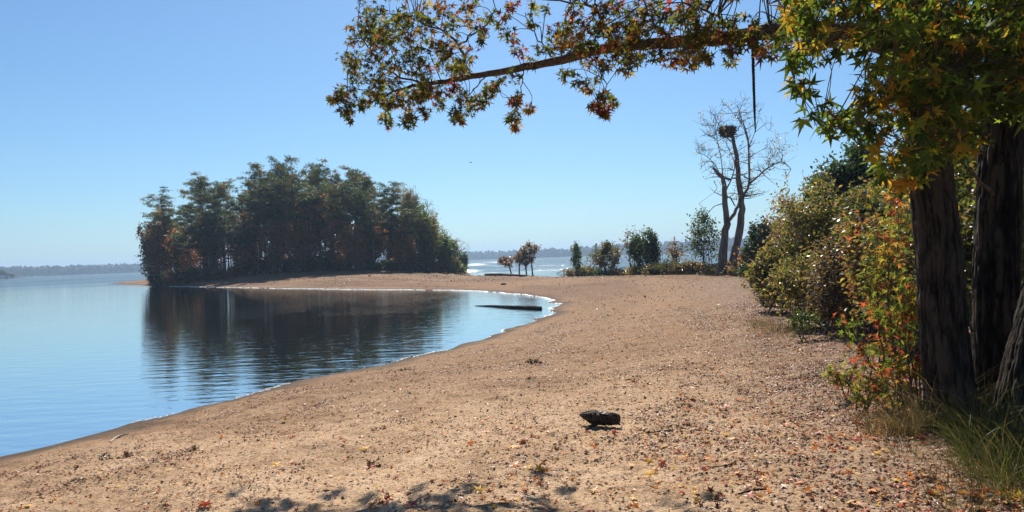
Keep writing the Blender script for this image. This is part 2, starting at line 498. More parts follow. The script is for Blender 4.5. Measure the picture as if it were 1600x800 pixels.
# ------------------------------------------------------------------ ground
def sand_mat():
    m, n, l = new_mat('sand')
    o = N(n, 'ShaderNodeOutputMaterial'); b = N(n, 'ShaderNodeBsdfPrincipled'); b.inputs['Roughness'].default_value = .95
    b.inputs['Specular IOR Level'].default_value = .15
    geo = N(n, 'ShaderNodeNewGeometry')
    def noise(s, d=5, r=.6):
        q = N(n, 'ShaderNodeTexNoise'); q.inputs['Scale'].default_value = s; q.inputs['Detail'].default_value = d; q.inputs['Roughness'].default_value = r
        l.new(geo.outputs['Position'], q.inputs['Vector']); return q.outputs['Fac']
    def ramp(src, stops):
        q = N(n, 'ShaderNodeValToRGB'); e = q.color_ramp.elements
        while len(e) < len(stops): e.new(.5)
        for k, (p, c) in enumerate(stops): e[k].position = p; e[k].color = (*c, 1) if len(c) == 3 else c
        l.new(src, q.inputs[0]); return q.outputs[0]
    def mix(f, a, c2, mode='MIX'):
        q = N(n, 'ShaderNodeMix', data_type='RGBA', blend_type=mode)
        for s, v in ((0, f), (6, a), (7, c2)):
            if hasattr(v, 'is_linked') or hasattr(v, 'links'): l.new(v, q.inputs[s])
            elif isinstance(v, tuple): q.inputs[s].default_value = (*v, 1)
            else: q.inputs[s].default_value = v
        return q.outputs[2]
    base = ramp(noise(1.7, 8, .68), [(.3, (.43, .275, .155)), (.5, (.58, .388, .23)), (.68, (.70, .495, .32))])
    # coarse grains and crumbs
    g = ramp(noise(38, 4, .7), [(.36, (.42, .38, .36)), (.5, (1, 1, 1)), (.66, (1.25, 1.25, 1.25))])
    base = mix(.85, base, g, 'MULTIPLY')
    g2 = ramp(noise(130, 3, .7), [(.32, (.5, .47, .45)), (.5, (1, 1, 1)), (.7, (1.25, 1.25, 1.25))])
    base = mix(.7, base, g2, 'MULTIPLY')
    vo = N(n, 'ShaderNodeTexVoronoi'); vo.inputs['Scale'].default_value = 34; vo.inputs['Randomness'].default_value = 1; l.new(geo.outputs['Position'], vo.inputs['Vector'])
    sp = ramp(vo.outputs['Distance'], [(.10, (1, 1, 1)), (.22, (0, 0, 0))])
    pick = ramp(noise(9, 3), [(.46, (0, 0, 0)), (.58, (1, 1, 1))])
    spk = mix(1.0, sp, pick, 'MULTIPLY')
    base = mix(spk, base, (.10, .062, .045))
    # darker bands of moist and littered sand, island tree shade painted in
    da = N(n, 'ShaderNodeAttribute', attribute_name='damp_shade')
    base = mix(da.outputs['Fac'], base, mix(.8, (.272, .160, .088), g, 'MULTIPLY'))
    so = N(n, 'ShaderNodeAttribute', attribute_name='soil')
    base = mix(so.outputs['Fac'], base, mix(.8, (.18, .105, .062), g, 'MULTIPLY'))
    # dead leaves towards the trees, plus painted shade on the island bank
    at = N(n, 'ShaderNodeAttribute', attribute_name='mould_shade')
    md = ramp(noise(5, 6, .7), [(.3, (.12, .075, .052)), (.55, (.26, .172, .118)), (.75, (.38, .28, .20))])
    md = mix(.8, md, g, 'MULTIPLY')
    base = mix(at.outputs['Fac'], base, md)
    # wet rim; silty bed darkened with depth, standing in for light absorbed
    wt = N(n, 'ShaderNodeAttribute', attribute_name='wet')
    base = mix(wt.outputs['Fac'], base, (.10, .068, .046))
    dp = N(n, 'ShaderNodeAttribute', attribute_name='silt_dim')
    base = mix(dp.outputs['Fac'], base, (.030, .042, .048))
    l.new(base, b.inputs['Base Color'])
    bp = N(n, 'ShaderNodeBump'); bp.inputs['Strength'].default_value = 1.0; bp.inputs['Distance'].default_value = .03
    l.new(noise(45, 5, .7), bp.inputs['Height']); l.new(bp.outputs[0], b.inputs['Normal'])
    l.new(b.outputs[0], o.inputs[0])
    return m


X, Y, Q = polar_grid(980, 1000, 2.5, 7000)
sd = inside_sd(X, Y)
Z = ground(X, Y, sd)
we = wood_edge(X, Y)
mould_shade = sstep(-3.4, .4, we + 1.8 * (fbm(X * .6, Y * .6, 3, 51) - .5)) * sstep(3, 6, sd) * (1 - sstep(46, 60, Y)) * .9
islf = sstep(0, 1, (Y - 108) / 8 + 2.0 * (fbm(X * .2, Y * .2, 3, 52) - .5)) * sstep(4, 9, sd) * (X < 0)  # island bank darkened for tree shade along with its dead leaves
mould_shade = np.maximum(mould_shade, islf)
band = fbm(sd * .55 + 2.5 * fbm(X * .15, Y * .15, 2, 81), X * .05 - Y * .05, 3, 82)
damp_shade = (1 - sstep(.4, 4.5, sd + 2.5 * (fbm(X * .8, Y * .8, 3, 83) - .3))) * .75 + .8 * sstep(.5, .64, band) * sstep(12, 38, Y)
damp_shade = np.maximum(damp_shade, .88 * sstep(6, 15, Y) + .2 * sstep(34, 62, Y) * (.6 + .8 * fbm(X * .3, Y * .1, 3, 86)))  # also tints the island beach for the trees' shade
damp_shade = np.clip(damp_shade + .35 * sstep(.5, .7, fbm(X * .55, Y * .8, 4, 84)), 0, .9) * (sd > 0)
soil = sstep(20, 50, Y) * (.35 + .9 * sstep(.35, .65, fbm(sd * .4 + 2 * fbm(X * .1, Y * .1, 2, 87), X * .07 - Y * .03, 3, 88))).clip(0, .85) * (sd > 0)
wet = 1 - sstep(-.79, -.69, Z + .03 * (fbm(X * 2, Y * 2, 3, 57) - .5))
silt_dim = 1 - sstep(WATER - .9, WATER - .1, Z)  # deeper bed painted darker for light lost in the water
tag(mesh_obj('beach', np.stack([X, Y, Z], 1), Q, sand_mat(), smooth=True, attrs={'mould_shade': mould_shade, 'damp_shade': damp_shade, 'soil': soil, 'wet': wet, 'silt_dim': silt_dim}), kind='structure')


# ------------------------------------------------------------------ water
def water_mat():
    m, n, l = new_mat('lake_water')
    o = N(n, 'ShaderNodeOutputMaterial')
    geo = N(n, 'ShaderNodeNewGeometry')
    rz = N(n, 'ShaderNodeAttribute', attribute_name='wind')
    def noise(sx, sy, d, rough=.5, rot=0):
        mp = N(n, 'ShaderNodeMapping'); mp.inputs['Scale'].default_value = (sx, sy, 1); mp.inputs['Rotation'].default_value = (0, 0, rot)
        l.new(geo.outputs['Position'], mp.inputs[0])
        q = N(n, 'ShaderNodeTexNoise'); q.inputs['Scale'].default_value = 1; q.inputs['Detail'].default_value = d; q.inputs['Roughness'].default_value = rough
        l.new(mp.outputs[0], q.inputs['Vector']); return q.outputs['Fac']
    def math_(op, a, b_):
        q = N(n, 'ShaderNodeMath', operation=op)
        for s, v in ((0, a), (1, b_)):
            if isinstance(v, (int, float)): q.inputs[s].default_value = v
            else: l.new(v, q.inputs[s])
        return q.outputs[0]
    h1 = math_('MULTIPLY', noise(1.0, 2.6, 3, .5, .25), .012)
    h2 = math_('MULTIPLY', noise(5, 9, 2, .5, -.3), .0022)
    hc = math_('ADD', h1, h2)
    h3 = math_('MULTIPLY', noise(1.6, 3.6, 4, .6, .1), .10)
    hw = math_('MULTIPLY', h3, rz.outputs['Fac'])
    h = math_('ADD', hc, hw)
    bp = N(n, 'ShaderNodeBump'); bp.inputs['Strength'].default_value = 1; bp.inputs['Distance'].default_value = 1
    l.new(h, bp.inputs['Height'])
    fr = N(n, 'ShaderNodeFresnel'); fr.inputs[0].default_value = 1.333; l.new(bp.outputs[0], fr.inputs['Normal'])
    gl = N(n, 'ShaderNodeBsdfGlossy'); gl.inputs['Color'].default_value = (.85, .86, .84, 1)
    rg_ = N(n, 'ShaderNodeMapRange'); rg_.inputs[3].default_value = .02; rg_.inputs[4].default_value = .09; l.new(rz.outputs['Fac'], rg_.inputs[0])
    ga = N(n, 'ShaderNodeAttribute', attribute_name='glitter')
    gm = math_('MULTIPLY', ga.outputs['Fac'], .2)
    rgh = math_('ADD', rg_.outputs[0], gm)
    l.new(rgh, gl.inputs['Roughness']); l.new(bp.outputs[0], gl.inputs['Normal'])
    tr = N(n, 'ShaderNodeBsdfTransparent'); tr.inputs['Color'].default_value = (.58, .63, .66, 1)
    df = N(n, 'ShaderNodeBsdfDiffuse'); df.inputs['Color'].default_value = (.075, .12, .175, 1)
    body = N(n, 'ShaderNodeMixShader'); body.inputs[0].default_value = .45
    l.new(tr.outputs[0], body.inputs[1]); l.new(df.outputs[0], body.inputs[2])
    att = math_('MULTIPLY_ADD', rz.outputs['Fac'], -.50)
    att.node.inputs[2].default_value = 1.0
    fac = math_('MULTIPLY', fr.outputs[0], att)
    mx = N(n, 'ShaderNodeMixShader'); l.new(fac, mx.inputs[0]); l.new(body.outputs[0], mx.inputs[1]); l.new(gl.outputs[0], mx.inputs[2])
    l.new(mx.outputs[0], o.inputs[0])
    return m


X, Y, Q = polar_grid(420, 300, 4, 7500)
sdw = -inside_sd(X, Y)
inbay = (X < 6) & (Y < 130) & (X > -120)
calm = np.where(inbay, 1 - sstep(45, 110, np.hypot(X + 12, (Y - 45) * .55)), 0)
streak = fbm(X * .006 + 3, Y * .035, 3, 91)
wind = (1 - calm) * (.30 + .70 * sstep(.40, .56, streak))
slick = np.exp(-((np.hypot(X, Y) - 118 - 25 * fbm(X * .01, Y * .01, 2, 93)) / 42) ** 2) * (X < -30)
wind = np.where(np.hypot(X, Y) > 190, np.maximum(wind, .75), wind) * (1 - .9 * slick)
near_shore = (1 - sstep(.3, 1.5, np.abs(sdw))) * sstep(48, 70, Y) * (Y < 130) * .22
glit = sstep(-24, -8, X) * (Y > 36) * (Y < 62) * sstep(.35, .75, fbm(X * .3, Y * .12, 3, 95)) * .10
wind = np.clip(np.maximum(np.maximum(wind, near_shore), glit), 0, 1)
glitter = np.exp(-((X + 9) / 13) ** 2) * sstep(90, 125, Y) * (1 - sstep(380, 700, Y)) * sstep(.35, .6, fbm(X * .05, Y * .02, 3, 97)) + .35 * np.exp(-(((X + 9) / 6) ** 2 + ((Y - 56) / 9) ** 2)) * sstep(.4, .6, fbm(X * .5, Y * .15, 3, 98))
tag(mesh_obj('lake_water', np.stack([X, Y, np.full_like(X, WATER)], 1), Q, water_mat(), smooth=True, attrs={'wind': wind, 'glitter': glitter}), kind='structure')

# sun glints on the wavelets by the bay shore, built as white flecks
def glint_line():
    mb = MB(); rg = np.random.default_rng(5)
    m, n, l = new_mat('glint')
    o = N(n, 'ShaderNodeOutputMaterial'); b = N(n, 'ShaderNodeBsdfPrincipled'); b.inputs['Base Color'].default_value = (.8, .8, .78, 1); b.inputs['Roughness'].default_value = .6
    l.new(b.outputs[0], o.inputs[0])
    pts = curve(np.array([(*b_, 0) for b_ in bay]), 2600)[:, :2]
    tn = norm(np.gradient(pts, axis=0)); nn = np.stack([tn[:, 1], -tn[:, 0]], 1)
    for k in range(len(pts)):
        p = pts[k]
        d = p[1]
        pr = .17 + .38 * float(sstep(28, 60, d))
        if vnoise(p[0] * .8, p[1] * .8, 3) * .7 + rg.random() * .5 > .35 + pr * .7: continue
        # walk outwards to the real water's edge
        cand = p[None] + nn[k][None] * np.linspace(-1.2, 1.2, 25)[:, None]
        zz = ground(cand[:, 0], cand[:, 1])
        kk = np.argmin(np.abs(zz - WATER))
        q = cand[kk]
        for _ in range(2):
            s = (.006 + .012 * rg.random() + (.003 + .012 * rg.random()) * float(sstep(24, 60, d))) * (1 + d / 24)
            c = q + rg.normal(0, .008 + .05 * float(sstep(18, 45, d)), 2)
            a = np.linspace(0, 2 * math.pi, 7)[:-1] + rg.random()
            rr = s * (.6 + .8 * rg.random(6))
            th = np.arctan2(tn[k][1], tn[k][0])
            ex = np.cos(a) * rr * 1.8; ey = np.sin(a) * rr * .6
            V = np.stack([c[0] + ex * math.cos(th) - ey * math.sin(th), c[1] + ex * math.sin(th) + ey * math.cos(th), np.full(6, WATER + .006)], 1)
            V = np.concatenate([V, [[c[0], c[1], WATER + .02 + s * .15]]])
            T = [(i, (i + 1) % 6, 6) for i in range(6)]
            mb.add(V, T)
    tag(mb.build('shore_glint', m), 'broken white line of sun glints modelled along the edge of the bay', 'glint', kind='stuff')


glint_line()

# ------------------------------------------------------------------ far shores
def far_shore():
    rg = np.random.default_rng(12)
    a = np.linspace(R(-60), R(60), 240)
    dist = np.interp(np.degrees(a), [-60, -38, -24, -10, 0, 8, 16, 30, 60], [900, 1350, 1700, 1900, 1750, 1500, 1250, 1100, 800])
    dist = dist + 120 * (fbm(a * 14, a * 0, 3, 3) - .5)
    hill = (3 + 10 * fbm(a * 18, a * 0 + 5, 3, 8)) * np.interp(np.degrees(a), [-60, -35, -28, -5, 5, 20, 60], [.6, .8, 1.1, 1.0, 1.1, 1.2, 1.2])
    V = []
    prof = [(0, -1.6), (6, .2), (40, .25), (130, 1.0), (300, 1.0)]
    for off, hh in prof:
        z = np.where(hh < 0, hh, hh * hill)
        V.append(np.stack([(dist + off) * np.sin(a), (dist + off) * np.cos(a), z], 1))
    V = np.concatenate(V); n = len(a)
    i = np.arange(len(prof) - 1)[:, None] * n + np.arange(n - 1)[None]
    Qh = np.stack([i, i + 1, i + 1 + n, i + n], -1).reshape(-1, 4)
    m, nn, l = new_mat('forest_floor')
    o = N(nn, 'ShaderNodeOutputMaterial'); b = N(nn, 'ShaderNodeBsdfDiffuse'); b.inputs[0].default_value = (.05, .05, .025, 1); l.new(b.outputs[0], o.inputs[0])
    tag(mesh_obj('far_hills', V, Qh, m), kind='structure')
    # crowns
    import bmesh
    bm = bmesh.new(); bmesh.ops.create_icosphere(bm, subdivisions=1, radius=1)
    tv = np.array([v.co[:] for v in bm.verts]); tt = np.array([[v.index for v in f.verts] for f in bm.faces]); bm.free()
    K = 7000
    t = rg.random(K) * (n - 1.001); ii = t.astype(int); f = t - ii
    off = rg.random(K) ** 1.4 * 150
    aa = a[ii] * (1 - f) + a[ii + 1] * f; dd = dist[ii] * (1 - f) + dist[ii + 1] * f + off
    hh = (hill[ii] * (1 - f) + hill[ii + 1] * f) * np.interp(off, [0, 40, 130], [.2, .25, 1.0])
    ht = (7 + 3.2 * rg.random(K))
    s = 3.0 + 2.5 * rg.random(K)
    C = np.stack([dd * np.sin(aa), dd * np.cos(aa), hh + ht - s * .8], 1)
    jit = 1 + .5 * (rg.random((K, len(tv), 1)) - .5)
    sc = np.stack([s, s, np.maximum(s * 1.2, ht * .62)], 1)
    VV = C[:, None] + tv[None] * sc[:, None] * jit
    TT = tt[None] + (np.arange(K) * len(tv))[:, None, None]
    cc = np.repeat(palette([((.035, .055, .022), 3), ((.06, .06, .025), 2), ((.09, .05, .02), 1)], K, rg), len(tv), 0)
    tag(mesh_obj('distant_forest', VV.reshape(-1, 3), TT.reshape(-1, 3), M_FAR, cols=cc), 'hazy blue wooded shore across the lake on the horizon', 'forest', kind='stuff')


far_shore()

# ------------------------------------------------------------------ haze
hz = bpy.data.meshes.new('haze')
L_, B_, T_ = 7600, -5.0, 60.0
hv = [(x, y, z) for z in (B_, T_) for y in (-L_, L_) for x in (-L_, L_)]
hz.from_pydata(hv, [], [(0, 2, 3, 1), (4, 5, 7, 6), (0, 1, 5, 4), (2, 6, 7, 3), (0, 4, 6, 2), (1, 3, 7, 5)])
m, n, l = new_mat('haze')
o = N(n, 'ShaderNodeOutputMaterial'); pv = N(n, 'ShaderNodeVolumePrincipled')
pv.inputs['Color'].default_value = (.50, .71, .97, 1); pv.inputs['Density'].default_value = 0.00036; pv.inputs['Anisotropy'].default_value = .2
l.new(pv.outputs[0], o.inputs['Volume'])
hz.materials.append(m)
tag(link(bpy.data.objects.new('haze', hz)), 'thin blue haze over the lake', 'haze', kind='stuff')


# ------------------------------------------------------------------ plants
def lumpy(rg, k=9, amp=.35):
    dirs = norm(rg.normal(size=(k, 3))); am = amp * (rg.random(k) * 1.6 - .8)
    def f(d):
        return 1 + np.sum(np.exp(6 * (d @ dirs.T - 1)) * am[None], 1)
    return f


def plant(base, stems, center, rad, n_spray, per, lsize, pal, tmpl, rg, twig=.006, shell=.5, spread=.16, droop=.25, lump=.4, gap=.25, stemtubes=None, seg=5, clump_pal=None, up=.5, squash=None):
    """stems: list of (points, r0, r1). Sprays of leaves fill an uneven ellipsoid and hang on twigs from the stems.
    returns (wood MB, foliage MB), coordinates relative to base"""
    wood, fol = MB(), MB()
    sp = []
    for pts, r0, r1 in stems:
        c = curve(pts, max(6, len(pts) * 4))
        c[1:-1] += rg.normal(0, .012 * np.linalg.norm(c[-1] - c[0]), c[1:-1].shape) * .5
        wood.tube(c, np.linspace(r0, r1, len(c)), seg)
        sp.append(np.concatenate([c, np.linspace(r0, r1, len(c))[:, None]], 1)[len(c) // 4:])
    sp = np.concatenate(sp)
    f = lumpy(rg, amp=lump)
    center = np.array(center, float); rad = np.array(rad, float)
    d = norm(rg.normal(size=(n_spray * 3, 3)))
    rr = rg.random(n_spray * 3) ** (1 / (2 + 4 * shell)) * f(d)
    a = center + d * rad * rr[:, None]
    g = lambda q, s: vnoise(q[:, 0] * 2.2 / rad[0] + s, q[:, 1] * 1.3 / rad[1] + q[:, 2] * 2.2 / rad[2], s)
    a = a[(g(a, 11) > gap) & (a[:, 2] > .04)][:n_spray]
    lp, ln_, lt, lc = [], [], [], []
    for q in a:
        lower = sp[:, 2] < q[2] + .15
        cand = sp[lower] if lower.any() else sp
        dd = np.linalg.norm(cand[:, :3] - q, axis=1)
        s = cand[np.argmin(dd)]
        L = np.linalg.norm(q - s[:3])
        mid = (s[:3] + q) / 2 + np.array([0, 0, .12 * L]) + rg.normal(0, .08 * L, 3)
        c = curve([s[:3], mid, q], 6)
        wood.tube(c, np.linspace(min(twig * (1 + L * .8), s[3] * .8), twig * .35, 6), 4, cap=False)
        k = max(1, int(rg.poisson(per)))
        t = rg.random(k) ** .6
        seg_i = np.minimum((t * 5).astype(int), 4)
        pp = c[seg_i] + (c[seg_i + 1] - c[seg_i]) * (t * 5 - seg_i)[:, None]
        pp = pp + rg.normal(0, spread, (k, 3)) * (.35 + .65 * t[:, None])
        ax = norm(q - s[:3])
        tn = norm(ax * .5 + rg.normal(0, .8, (k, 3)) + np.array([0, 0, -droop]))
        nr = norm(rg.normal(0, .8, (k, 3)) + np.array([0, -.0, up]))
        lp.append(pp); ln_.append(nr); lt.append(tn)
        use = pal if clump_pal is None else clump_pal(q, rg)
        lc.append(palette(use, k, rg))
    if lp:
        lp = np.concatenate(lp); ok = lp[:, 2] > .01
        leaves(fol, tmpl, lp[ok], np.concatenate(ln_)[ok], np.concatenate(lt)[ok], lsize * (.65 + .7 * rg.random(ok.sum())), np.concatenate(lc)[ok])
    return wood, fol


def bush_stems(n, center, rad, r0, rg, spread=.3):
    st = []
    for _ in range(n):
        d = rg.normal(size=3); d[2] = abs(d[2]) * .6
        d = norm(d)
        tip = np.array(center) + d * np.array(rad) * .75
        b = rg.normal(0, spread, 3) * np.array([1, 1, 0]) * min(rad[0], 1.0)
        mid = (b + tip) / 2 + rg.normal(0, .1, 3) * np.array(rad) + np.array([0, 0, .1 * rad[2]])
        st.append(([b + np.array([0, 0, -.08]), mid, tip], r0 * (.6 + .6 * rg.random()), r0 * .2))
    return st


def place_plant(name, cat, label, x, y, wf, leafm, barkm, group=None, woodname='stem', folname='foliage'):
    t = empty(name, (x, y, gz(x, y)), label, cat, group)
    wf[0].build(woodname, barkm, t, smooth=True)
    wf[1].build(folname, leafm, t)
    return t


GREEN = [((.045, .075, .018), 3), ((.07, .10, .022), 2), ((.03, .05, .015), 2)]
DARKGREEN = [((.022, .040, .014), 4), ((.035, .058, .02), 2), ((.05, .07, .02), .6)]
OLIVE = [((.115, .115, .04), 3), ((.10, .12, .035), 3), ((.22, .17, .065), 2), ((.19, .10, .055), 1)]
PINKISH = [((.21, .145, .095), 3), ((.15, .13, .065), 3), ((.25, .15, .11), 2), ((.11, .11, .04), 2)]
RUST = [((.27, .11, .052), 3), ((.20, .085, .042), 2), ((.16, .105, .04), 2), ((.09, .08, .025), 1)]
BROWN = [((.095, .064, .042), 3), ((.125, .085, .052), 2), ((.065, .062, .03), 2)]
YELGREEN = [((.115, .125, .03), 3), ((.08, .10, .025), 3), ((.18, .14, .04), 1.2), ((.06, .075, .025), 2.5), ((.14, .09, .05), .8)]
FALLMIX = [((.30, .035, .02), 2), ((.32, .12, .02), 2), ((.30, .22, .03), 2.5), ((.14, .17, .03), 3.2), ((.16, .03, .02), 1), ((.07, .09, .02), 2)]
LIMBMIX = [((.16, .05, .03), 2.2), ((.22, .10, .03), 2), ((.10, .10, .025), 3), ((.06, .075, .02), 3), ((.09, .025, .022), 1.4)]


# ---- island trees: prototypes -------------------------------------------------
def pine_mesh(seed, H=16.0, full=.55, wd=2.6):
    rg = np.random.default_rng(seed)
    wood, cr_ = MB(), MB()
    n = 14
    zz = np.linspace(-.3, H, n)
    lean = rg.normal(0, .02, 2)
    trunk = np.stack([lean[0] * zz + .12 * np.sin(zz * .4 + rg.random() * 6), lean[1] * zz + .1 * np.sin(zz * .33 + rg.random() * 6), zz], 1)
    wood.tube(trunk, np.linspace(.20, .03, n) * (1 + .0), 7)
    nb = 30
    lp, lt, lc = [], [], []
    for i in range(nb):
        t = (i + rg.random()) / nb
        z = H * ((1 - full) + full * t ** .85) - .15
        b = np.array([np.interp(z, zz, trunk[:, j]) for j in range(3)])
        L = wd * (.38 + .78 * math.sin(math.pi * min(1, .12 + .80 * t))) * (.3 + .95 * rg.random())
        a = i * 2.4 + rg.normal(0, .5)
        dr = norm(np.array([math.cos(a), math.sin(a), -.02 + .75 * t ** 2 + rg.normal(0, .2)]))
        tip = b + dr * L + np.array([0, 0, .14 * L])
        c = curve([b, b + dr * L * .55, tip], 8)
        wood.tube(c, np.linspace(.055, .014, 8), 4, cap=False)
        ncl = int(2 + L * 1.5)
        base_c = palette([((.042, .062, .022), 4), ((.060, .080, .028), 2), ((.105, .095, .035), 1.2)], 1, rg)
        for q in range(ncl):
            s = 1 - .62 * (q / ncl) * (.6 + .8 * rg.random())
            cc = c[int(np.clip(s * 7, 1, 7))] + rg.normal(0, .26, 3) * np.array([1, 1, .4])
            m_ = 19
            r_ = .15 + .16 * rg.random()
            lp.append(cc + rg.normal(0, r_, (m_, 3)) * np.array([1.3, 1.3, .5]))
            lt.append(norm(rg.normal(0, .8, (m_, 3)) + dr * .5 + np.array([0, 0, .6])))
            lc.append((base_c * (.8 + .4 * rg.random())).repeat(m_, 0))
    lp = np.concatenate(lp); lt = np.concatenate(lt)
    leaves(cr_, TUFT, lp, rg.normal(size=lp.shape), lt, .29 * (.7 + .6 * rg.random(len(lp))), np.concatenate(lc))
    return wood, cr_


def hardwood_mesh(seed, H=11.0, pal=RUST, wd=2.6, n_spray=240, per=13):
    rg = np.random.default_rng(seed)
    top = np.array([rg.normal(0, .4), rg.normal(0, .4), H * .92])
    st = [([np.array([0, 0, -.3]), np.array([rg.normal(0, .15), rg.normal(0, .15), H * .4]), top], .16, .02)]
    for _ in range(8):
        s = .25 + .5 * rg.random(); a = rg.random() * 6.28
        b = np.array([top[0] * s, top[1] * s, H * s]); e = b + np.array([math.cos(a) * wd * .75, math.sin(a) * wd * .75, H * (.16 + .2 * rg.random())])
        st.append(([b, (b + e) / 2 + np.array([0, 0, -.1]), e], .06, .015))
    return plant(None, st, (0, 0, H * .56), (wd, wd, H * .45), n_spray, per, .33, pal, SIMPLE, rg, twig=.014, shell=.25, spread=.3, lump=.5, gap=.27)


def bare_mesh(seed, H=13.0, wd=2.3):
    rg = np.random.default_rng(seed)
    top = np.array([rg.normal(0, .5), rg.normal(0, .5), H])
    st = [([np.array([0, 0, -.3]), top * .5 + rg.normal(0, .15, 3), top], .15, .015)]
    for _ in range(16):
        s = .45 + .5 * rg.random(); a = rg.random() * 6.28; L = wd * (1.2 - s) * 1.6
        b = top * s; e = b + np.array([math.cos(a) * L, math.sin(a) * L, L * (.9 + .6 * rg.random())])
        st.append(([b, (b + e) / 2 + rg.normal(0, .1, 3), e], .045, .012))
    return plant(None, st, (0, 0, H * .78), (wd, wd, H * .24), 170, 2.2, .16, BROWN, SIMPLE, rg, twig=.016, shell=.3, spread=.3, lump=.4, gap=.2)


def island():
    rg = np.random.default_rng(21)
    def proto(name, wf, leafm, barkm, wn='trunk', fn='crown'):
        t = empty(name, (0, 0, 0)); wf[0].build(wn, barkm, t, smooth=True); wf[1].build(fn, leafm, t); return t
    pines = [proto('pine_tree', pine_mesh(100 + i, full=f, wd=wd), M_NEEDLE, M_PINEBARK) for i, (f, wd) in enumerate(((.5, 2.5), (.62, 2.3), (.42, 2.8), (.75, 2.6)))]
    hard = [proto('hardwood_tree', hardwood_mesh(200 + i, pal=p), M_FAR, M_TWIG) for i, p in enumerate((RUST, OLIVE, RUST, BROWN, GREEN))]
    bare = [proto('bare_tree', bare_mesh(300 + i), M_FAR, M_PALEBARK) for i in range(2)]
    def bush(seed, pal):
        r2 = np.random.default_rng(seed)
        return plant(None, bush_stems(7, (0, 0, 1.0), (1.5, 1.3, 1.0), .05, r2), (0, 0, 1.0), (1.5, 1.3, 1.05), 110, 15, .2, pal, SIMPLE, r2, twig=.012, shell=.5, spread=.22, lump=.5, gap=.2)
    bushes = [proto('shrub', bush(400 + i, p), M_FAR, M_TWIG, 'stem', 'foliage') for i, p in enumerate((DARKGREEN, BROWN, OLIVE, GREEN, RUST))]
    used = set()
    def put(src, px, d, topy, H, label, cat, group, sxy=None, rz=None):
        q = P(px, 400, d); x, y = q[0], d
        z = gz(x, y)
        ztop = P(px, topy, d)[2]
        s = max((ztop - z) / H, .1)
        sx = s if sxy is None else sxy
        rz = rg.random() * 6.28 if rz is None else rz
        if src.name not in used:
            used.add(src.name); src.location = (x, y, z); src.rotation_euler = (0, 0, rz); src.scale = (sx, sx, s); o_ = src
        else:
            o_ = copy_thing(src, (x, y, z), rz, (sx, sx, s))
        tag(o_, label, cat, group)
        return o_
    outline = lambda x: np.interp(x, [222, 238, 262, 285, 320, 350, 385, 405, 440, 470, 500, 525, 555, 580, 610, 640, 665, 690, 710, 735],
                                  [352, 330, 303, 318, 277, 286, 292, 266, 254, 263, 257, 264, 266, 276, 292, 292, 318, 348, 368, 388])
    G1 = 'pines on the wooded island'; G2 = 'autumn hardwoods on the wooded island'; G3 = 'bushes along the island bank'; G4 = 'leafless trees on the wooded island'
    # named skyline pines
    named = [(262, 303, 3, 'feathery pine at the outer left end of the island wood'), (323, 276, 1, 'tall pine beside the gap near the left end of the island'),
             (350, 286, 0, 'slightly lower pine just right of the tall left pine on the island'), (407, 264, 2, 'thin pine with a small tufted head left of the tallest pine'),
             (441, 253, 2, 'tallest pine with a broad flat head on the island'), (500, 256, 1, 'broad open pine on the island, two crowns right of the tallest'),
             (556, 265, 0, 'tall layered pine right of the middle of the island'), (580, 276, 1, 'narrow pine on the right flank of the island wood'),
             (610, 291, 2, 'last tall pine before the island wood slopes to the water')]
    for px, ty, k, lab in named:
        put(pines[k], px, 115 + rg.random() * 5, ty + 3, 16.0, lab, 'pine tree', G1, sxy=1.0 + .2 * rg.random())
    for px in np.linspace(240, 645, 40):
        px = px + rg.normal(0, 4)
        put(pines[rg.integers(4)], px, 118 + rg.random() * 26, outline(px) + 7 + abs(rg.normal(0, 24)), 16.0,
            'dark green pine within the crowded island wood', 'pine tree', G1, sxy=.58 + .3 * rg.random())
    for px in np.linspace(300, 640, 15):
        px = px + rg.normal(0, 7)
        put(pines[(2, 0)[rg.integers(2)]], px, 111.5 + rg.random() * 2.5, outline(px) + 24 + abs(rg.normal(0, 34)), 16.0,
            'bare stemmed pine at the front edge of the island wood', 'pine tree', G1, sxy=.75 + .3 * rg.random())
    for px in np.concatenate([np.linspace(244, 640, 28), np.linspace(640, 704, 16)]):
        px = px + rg.normal(0, 6)
        o_ = outline(px); base = 418
        ty = o_ + (base - o_) * ((.26 + .42 * rg.random()) if px < 640 else (-.02 + .42 * rg.random()))
        k = rg.choice(5, p=[.31, .2, .29, .10, .10])
        if px > 640: k = (1, 3, 4, 1, 4, 1)[rg.integers(6)]
        lab = ['rust red hardwood in the lower storey of the island wood', 'olive green hardwood in the lower storey of the island wood', 'rust red hardwood in the lower storey of the island wood',
               'dull brown hardwood in the lower storey of the island wood', 'green leafy hardwood in the lower storey of the island wood'][k]
        put(hard[k], px, 113 + rg.random() * 12, ty, 11.0, lab, 'tree', G2, sxy=(.65 + .4 * rg.random()) if px < 640 else .5 + .25 * rg.random())
    for px, ty, lab in ((628, 288, 'pale leafless tree above the right flank of the island wood'), (646, 292, 'twiggy bare tree just right of the pale leafless island tree'), (668, 312, 'thin bare tree standing out where the island wood drops'),
                        (690, 352, 'short bare tree near the low right end of the island'), (716, 372, 'small pale bare tree at the right tip of the island')):
        put(bare[rg.integers(2)], px, 117 + rg.random() * 4, ty, 13.0, lab, 'bare tree', G4, sxy=.8)
    bl = ['dark green bush on the island bank below the trees', 'brown bush on the island bank below the trees', 'olive bush on the island bank below the trees', 'light green bush on the island bank below the trees', 'rusty bush on the island bank below the trees']
